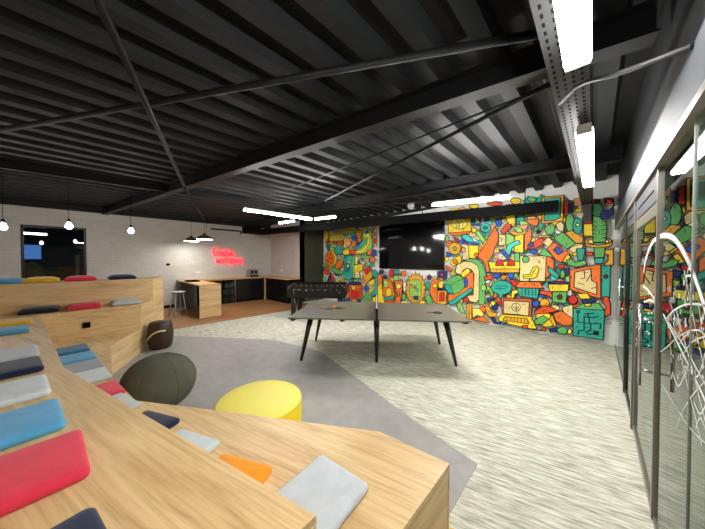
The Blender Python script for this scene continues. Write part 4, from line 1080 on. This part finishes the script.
P(13, 'Y', 620, 410, 706, 400, 706, 472, 640, 482); P(13, 'Y', 203, 422, 290, 400, 302, 440, 215, 442); E(13, 'o', 270, 455, 25, 22); E(13, 'b', 330, 442, 28, 30); E(13, 'Y', 60, 450, 35, 25); E(13, 'a', 405, 455, 30, 25); E(13, 'N', 465, 460, 20, 22)
# ---- below the television
P(14, 'N', 20, 78, 62, 78, 62, 117, 20, 117); P(14, 'r', 118, 80, 166, 78, 166, 147, 120, 147); P(14, 't', 166, 84, 222, 78, 217, 117, 170, 122); P(14, 'o', 233, 90, 287, 88, 282, 142, 245, 142)
P(14, 'o', 0, 130, 40, 118, 52, 200, 0, 282); P(14, 'Y', 0, 250, 40, 200, 60, 340, 72, 412, 0, 412); P(14, 'a', 55, 170, 110, 165, 150, 200, 175, 330, 160, 380, 90, 340); P(14, 'o', 55, 200, 130, 180, 162, 250, 152, 340, 90, 382, 55, 330); E(14, 'Y', 112, 300, 30, 44); P(14, 'l', 60, 190, 100, 180, 105, 250, 70, 255)
P(14, 't', 45, 320, 95, 358, 155, 328, 162, 377, 70, 382); P(14, 'v', 70, 380, 167, 374, 162, 414, 75, 414); E(14, 'N', 75, 150, 18, 20)
P(14, 'o', 175, 190, 252, 184, 242, 330, 225, 414, 170, 414, 187, 330); E(14, 'y', 211, 242, 24, 27); E(14, 'B', 207, 318, 13, 25); P(14, 'l', 163, 140, 205, 128, 212, 182, 170, 187)
P(14, 'w', 255, 200, 290, 200, 285, 290, 262, 300)
sp = []
for k_ in range(36):
    rr = 1.0 if k_ % 2 else .80
    sp += [382 + 108 * rr * cos(k_ * pi / 18), 282 + (185 if sin(k_ * pi / 18) < 0 else 138) * rr * sin(k_ * pi / 18)]
P(14, 'a', *sp); P(14, 'l', 325, 187, 345, 178, 420, 178, 440, 210, 434, 340, 412, 380, 350, 367, 320, 322)
E(14, 'y', 375, 210, 22, 14, ow=.012); E(14, 'N', 340, 230, 9, 9, ow=0); E(14, 'v', 370, 250, 18, 12, ow=.012); E(14, 'q', 400, 275, 18, 12, ow=.012); E(14, 'Y', 380, 305, 24, 12, ow=.012); P(14, 'N', 360, 340, 412, 335, 407, 370, 365, 372)
P(14, 'g', 243, 330, 275, 308, 288, 370, 250, 384); P(14, 'y', 233, 395, 302, 383, 312, 417, 240, 417); P(14, 'g', 478, 350, 510, 318, 560, 380, 552, 414, 500, 414); E(14, 'Y', 450, 400, 30, 16)
P(14, 'N', 598, 94, 697, 88, 692, 157, 604, 152); E(14, 'r', 645, 125, 18, 18); P(14, 'N', 497, 140, 520, 122, 547, 145, 530, 180, 503, 172); E(14, 'r', 515, 150, 9, 10, ow=.01)
P(14, 'Y', 610, 190, 662, 188, 652, 262, 608, 252); P(14, 'o', 523, 260, 545, 190, 590, 163, 617, 190, 602, 272, 602, 414, 570, 402, 530, 322); E(14, 'Y', 575, 235, 22, 22); P(14, 'a', 604, 288, 692, 283, 687, 422, 598, 414); P(14, 'r', 622, 305, 672, 301, 670, 387, 620, 390)

# build one painted mesh, every shape a hair in front of the last
mm = MB(); step = .00009
def fill(poly, c, y):
    ci = PK.index(c); n0 = len(mm.v)
    mm.v += [(x, y, z) for x, z in poly]
    for t in tessellate_polygon([[Vector((x, z, 0)) for x, z in poly]]):
        a, b, c_ = t
        A, B, C_ = (Vector(poly[i]) for i in (a, b, c_))
        if (B - A).cross(C_ - A) < 0: b, c_ = c_, b
        mm.f.append((n0 + a, n0 + b, n0 + c_)); mm.m.append(ci); mm.sm.append(False)
def stroke(pts, wd, y, closed):
    ki = PK.index('k'); n = len(pts)
    for i in range(n if closed else n - 1):
        a = Vector(pts[i]); b = Vector(pts[(i + 1) % n]); d = b - a
        if d.length < 1e-5: continue
        d.normalize(); nn = Vector((-d.y, d.x)) * wd / 2; a = a - d * wd * .4; b = b + d * wd * .4
        q = [a - nn, b - nn, b + nn, a + nn]; n0 = len(mm.v)
        mm.v += [(p.x, y, p.y) for p in q]; mm.f.append((n0, n0 + 1, n0 + 2, n0 + 3)); mm.m.append(ki); mm.sm.append(False)
def clampx(poly):
    return [(min(max(x, XK + .02), XR - .03), min(max(z, .1), 3.18)) for x, z in poly]
def inside(pt, poly):
    r_ = False; n = len(poly)
    for i in range(n):
        (x1, y1_), (x2, y2_) = poly[i], poly[i - 1]
        if (y1_ > pt[1]) != (y2_ > pt[1]) and pt[0] < (x2 - x1) * (pt[1] - y1_) / (y2_ - y1_) + x1: r_ = not r_
    return r_
y = YB - .0125
li = 0
for i, (c, poly, ow) in enumerate(SH):
    poly = clampx(poly)
    fill(poly, c, y); y -= step / 2
    if ow: stroke(poly, ow, y, True)
    y -= step / 2
    ar = abs(sum(poly[k][0] * poly[k - 1][1] - poly[k - 1][0] * poly[k][1] for k in range(len(poly)))) / 2
    if ar > .02 and ow:          # little brush ticks inside the bigger shapes
        xs = [q_[0] for q_ in poly]; zs = [q_[1] for q_ in poly]
        for k in range(min(7, int(ar * 45))):
            a_ = (rnd.uniform(min(xs), max(xs)), rnd.uniform(min(zs), max(zs))); th_ = rnd.choice((0.2, 1.5, 1.8, .9))
            b_ = (a_[0] + .06 * cos(th_), a_[1] + .06 * sin(th_))
            if inside(a_, poly) and inside(b_, poly): stroke([a_, b_], .009, y, False)
    for (lp, lw, at) in LN:
        if at == i + 1: stroke(clampx(lp), lw, y, False)
    y -= step / 4
off = [(px - 0, py - YB, pz) for px, py, pz in mm.v]; mm.v = off
mu = mm.build('wall_mural', [PM[k] for k in PK], None, (0, YB, 0))
tag(mu, 'bright cartoon doodle mural painted across the white back wall', 'mural')

# ------------------------------------------------------------------ white decal drawing on the glass partition
DEC = mat('white_frosted_decal', (228, 234, 234), .7)
XD = XR + .0085
dm = MB()
def dstroke(px, wd):
    pts = [on_x(u, v, XD) for u, v in px]
    P_ = []
    for i in range(len(pts) - 1):
        a, b, c_, d = pts[max(i - 1, 0)], pts[i], pts[i + 1], pts[min(i + 2, len(pts) - 1)]
        for s in range(4):
            t = s / 4
            P_.append(.5 * ((2 * b) + (c_ - a) * t + (2 * a - 5 * b + 4 * c_ - d) * t * t + (3 * b - a - 3 * c_ + d) * t ** 3))
    P_.append(pts[-1])
    n0 = len(dm.v)
    for i, p in enumerate(P_):
        d = (P_[min(i + 1, len(P_) - 1)] - P_[max(i - 1, 0)]); q = Vector((d.y, d.z)); q.normalize()
        dm.v += [(XD, p.y - q.y * wd / 2, p.z + q.x * wd / 2), (XD, p.y + q.y * wd / 2, p.z - q.x * wd / 2)]
    for i in range(len(P_) - 1):
        k = n0 + 2 * i
        dm.f.append((k, k + 1, k + 3, k + 2)); dm.m.append(0); dm.sm.append(False)
S = dstroke
S([(643.5, 273), (646, 258), (652, 243), (660, 236.5), (666, 235.5), (673, 238), (681, 248), (690, 266), (698, 287), (706, 312)], 0.0300)
S([(643, 286), (648, 290), (655, 301), (657, 312)], 0.0180)
S([(644, 302), (650, 300), (656, 304), (658, 309)], 0.0132)
S([(666, 319), (673, 311), (684, 305), (696, 304), (706, 306)], 0.0084)
S([(663, 314), (672, 332), (682, 352), (692, 372), (706, 402)], 0.0132)
S([(668, 322), (680, 340), (694, 364), (706, 386)], 0.0084)
S([(676, 310), (683, 336), (692, 368), (700, 400), (706, 424)], 0.0084)
S([(679, 344), (688, 333), (694, 330), (700, 331), (706, 336)], 0.0060)
S([(682, 356), (692, 342), (706, 336)], 0.0048)
S([(662, 384), (668, 394), (678, 410), (690, 428), (706, 444)], 0.0048)
S([(676, 428), (682, 412), (692, 396), (706, 380)], 0.0042)
S([(682, 362), (690, 396), (696, 420), (702, 446)], 0.0084)
S([(706, 350), (698, 376), (690, 372), (684, 366)], 0.0072)
S([(694, 402), (700, 414), (706, 404)], 0.0072)
S([(696, 428), (700, 418), (705, 428), (706, 440)], 0.0060)
S([(684, 270), (688, 290), (692, 312), (698, 340), (704, 368)], 0.0060)
S([(690, 262), (687, 274), (686, 290), (682, 300)], 0.0060)
S([(686, 276), (693, 275)], 0.0084)
S([(669, 300), (676, 320), (684, 336)], 0.0048)
S([(698, 300), (702, 330), (706, 350)], 0.0060)
S([(660, 352), (668, 346), (676, 338), (690, 330)], 0.0048)
S([(672, 372), (678, 386), (684, 376), (690, 360)], 0.0084)
rnd = random.Random(5)
for i in range(70):
    u = rnd.uniform(667, 704); v = rnd.uniform(262, 378)
    h = rnd.uniform(2.5, 8); S([(u, v), (u + .1, v + h)], rnd.choice((.007, .010, .013)))
for i in range(26):
    u = rnd.uniform(645, 656); v = rnd.uniform(282, 345)
    h = rnd.uniform(2, 5)
    S([(u, v), (u, v + h)], 0.0072)
    if i % 2: S([(u, v + h / 2), (u + 1.5, v + h / 2)], 0.0072)
for v in (282, 300, 318, 335):
    S([(635 - (v - 282) * .01, v), (637, v + 6), (635.5, v + 12)], 0.0120)
dm.v = [(x - XR, y, z) for x, y, z in dm.v]
d_ = dm.build('glass_decal', DEC, None, (XR, 0, 0))
tag(d_, 'white line-drawing decal of arches and lines on the glass partition', 'decal')
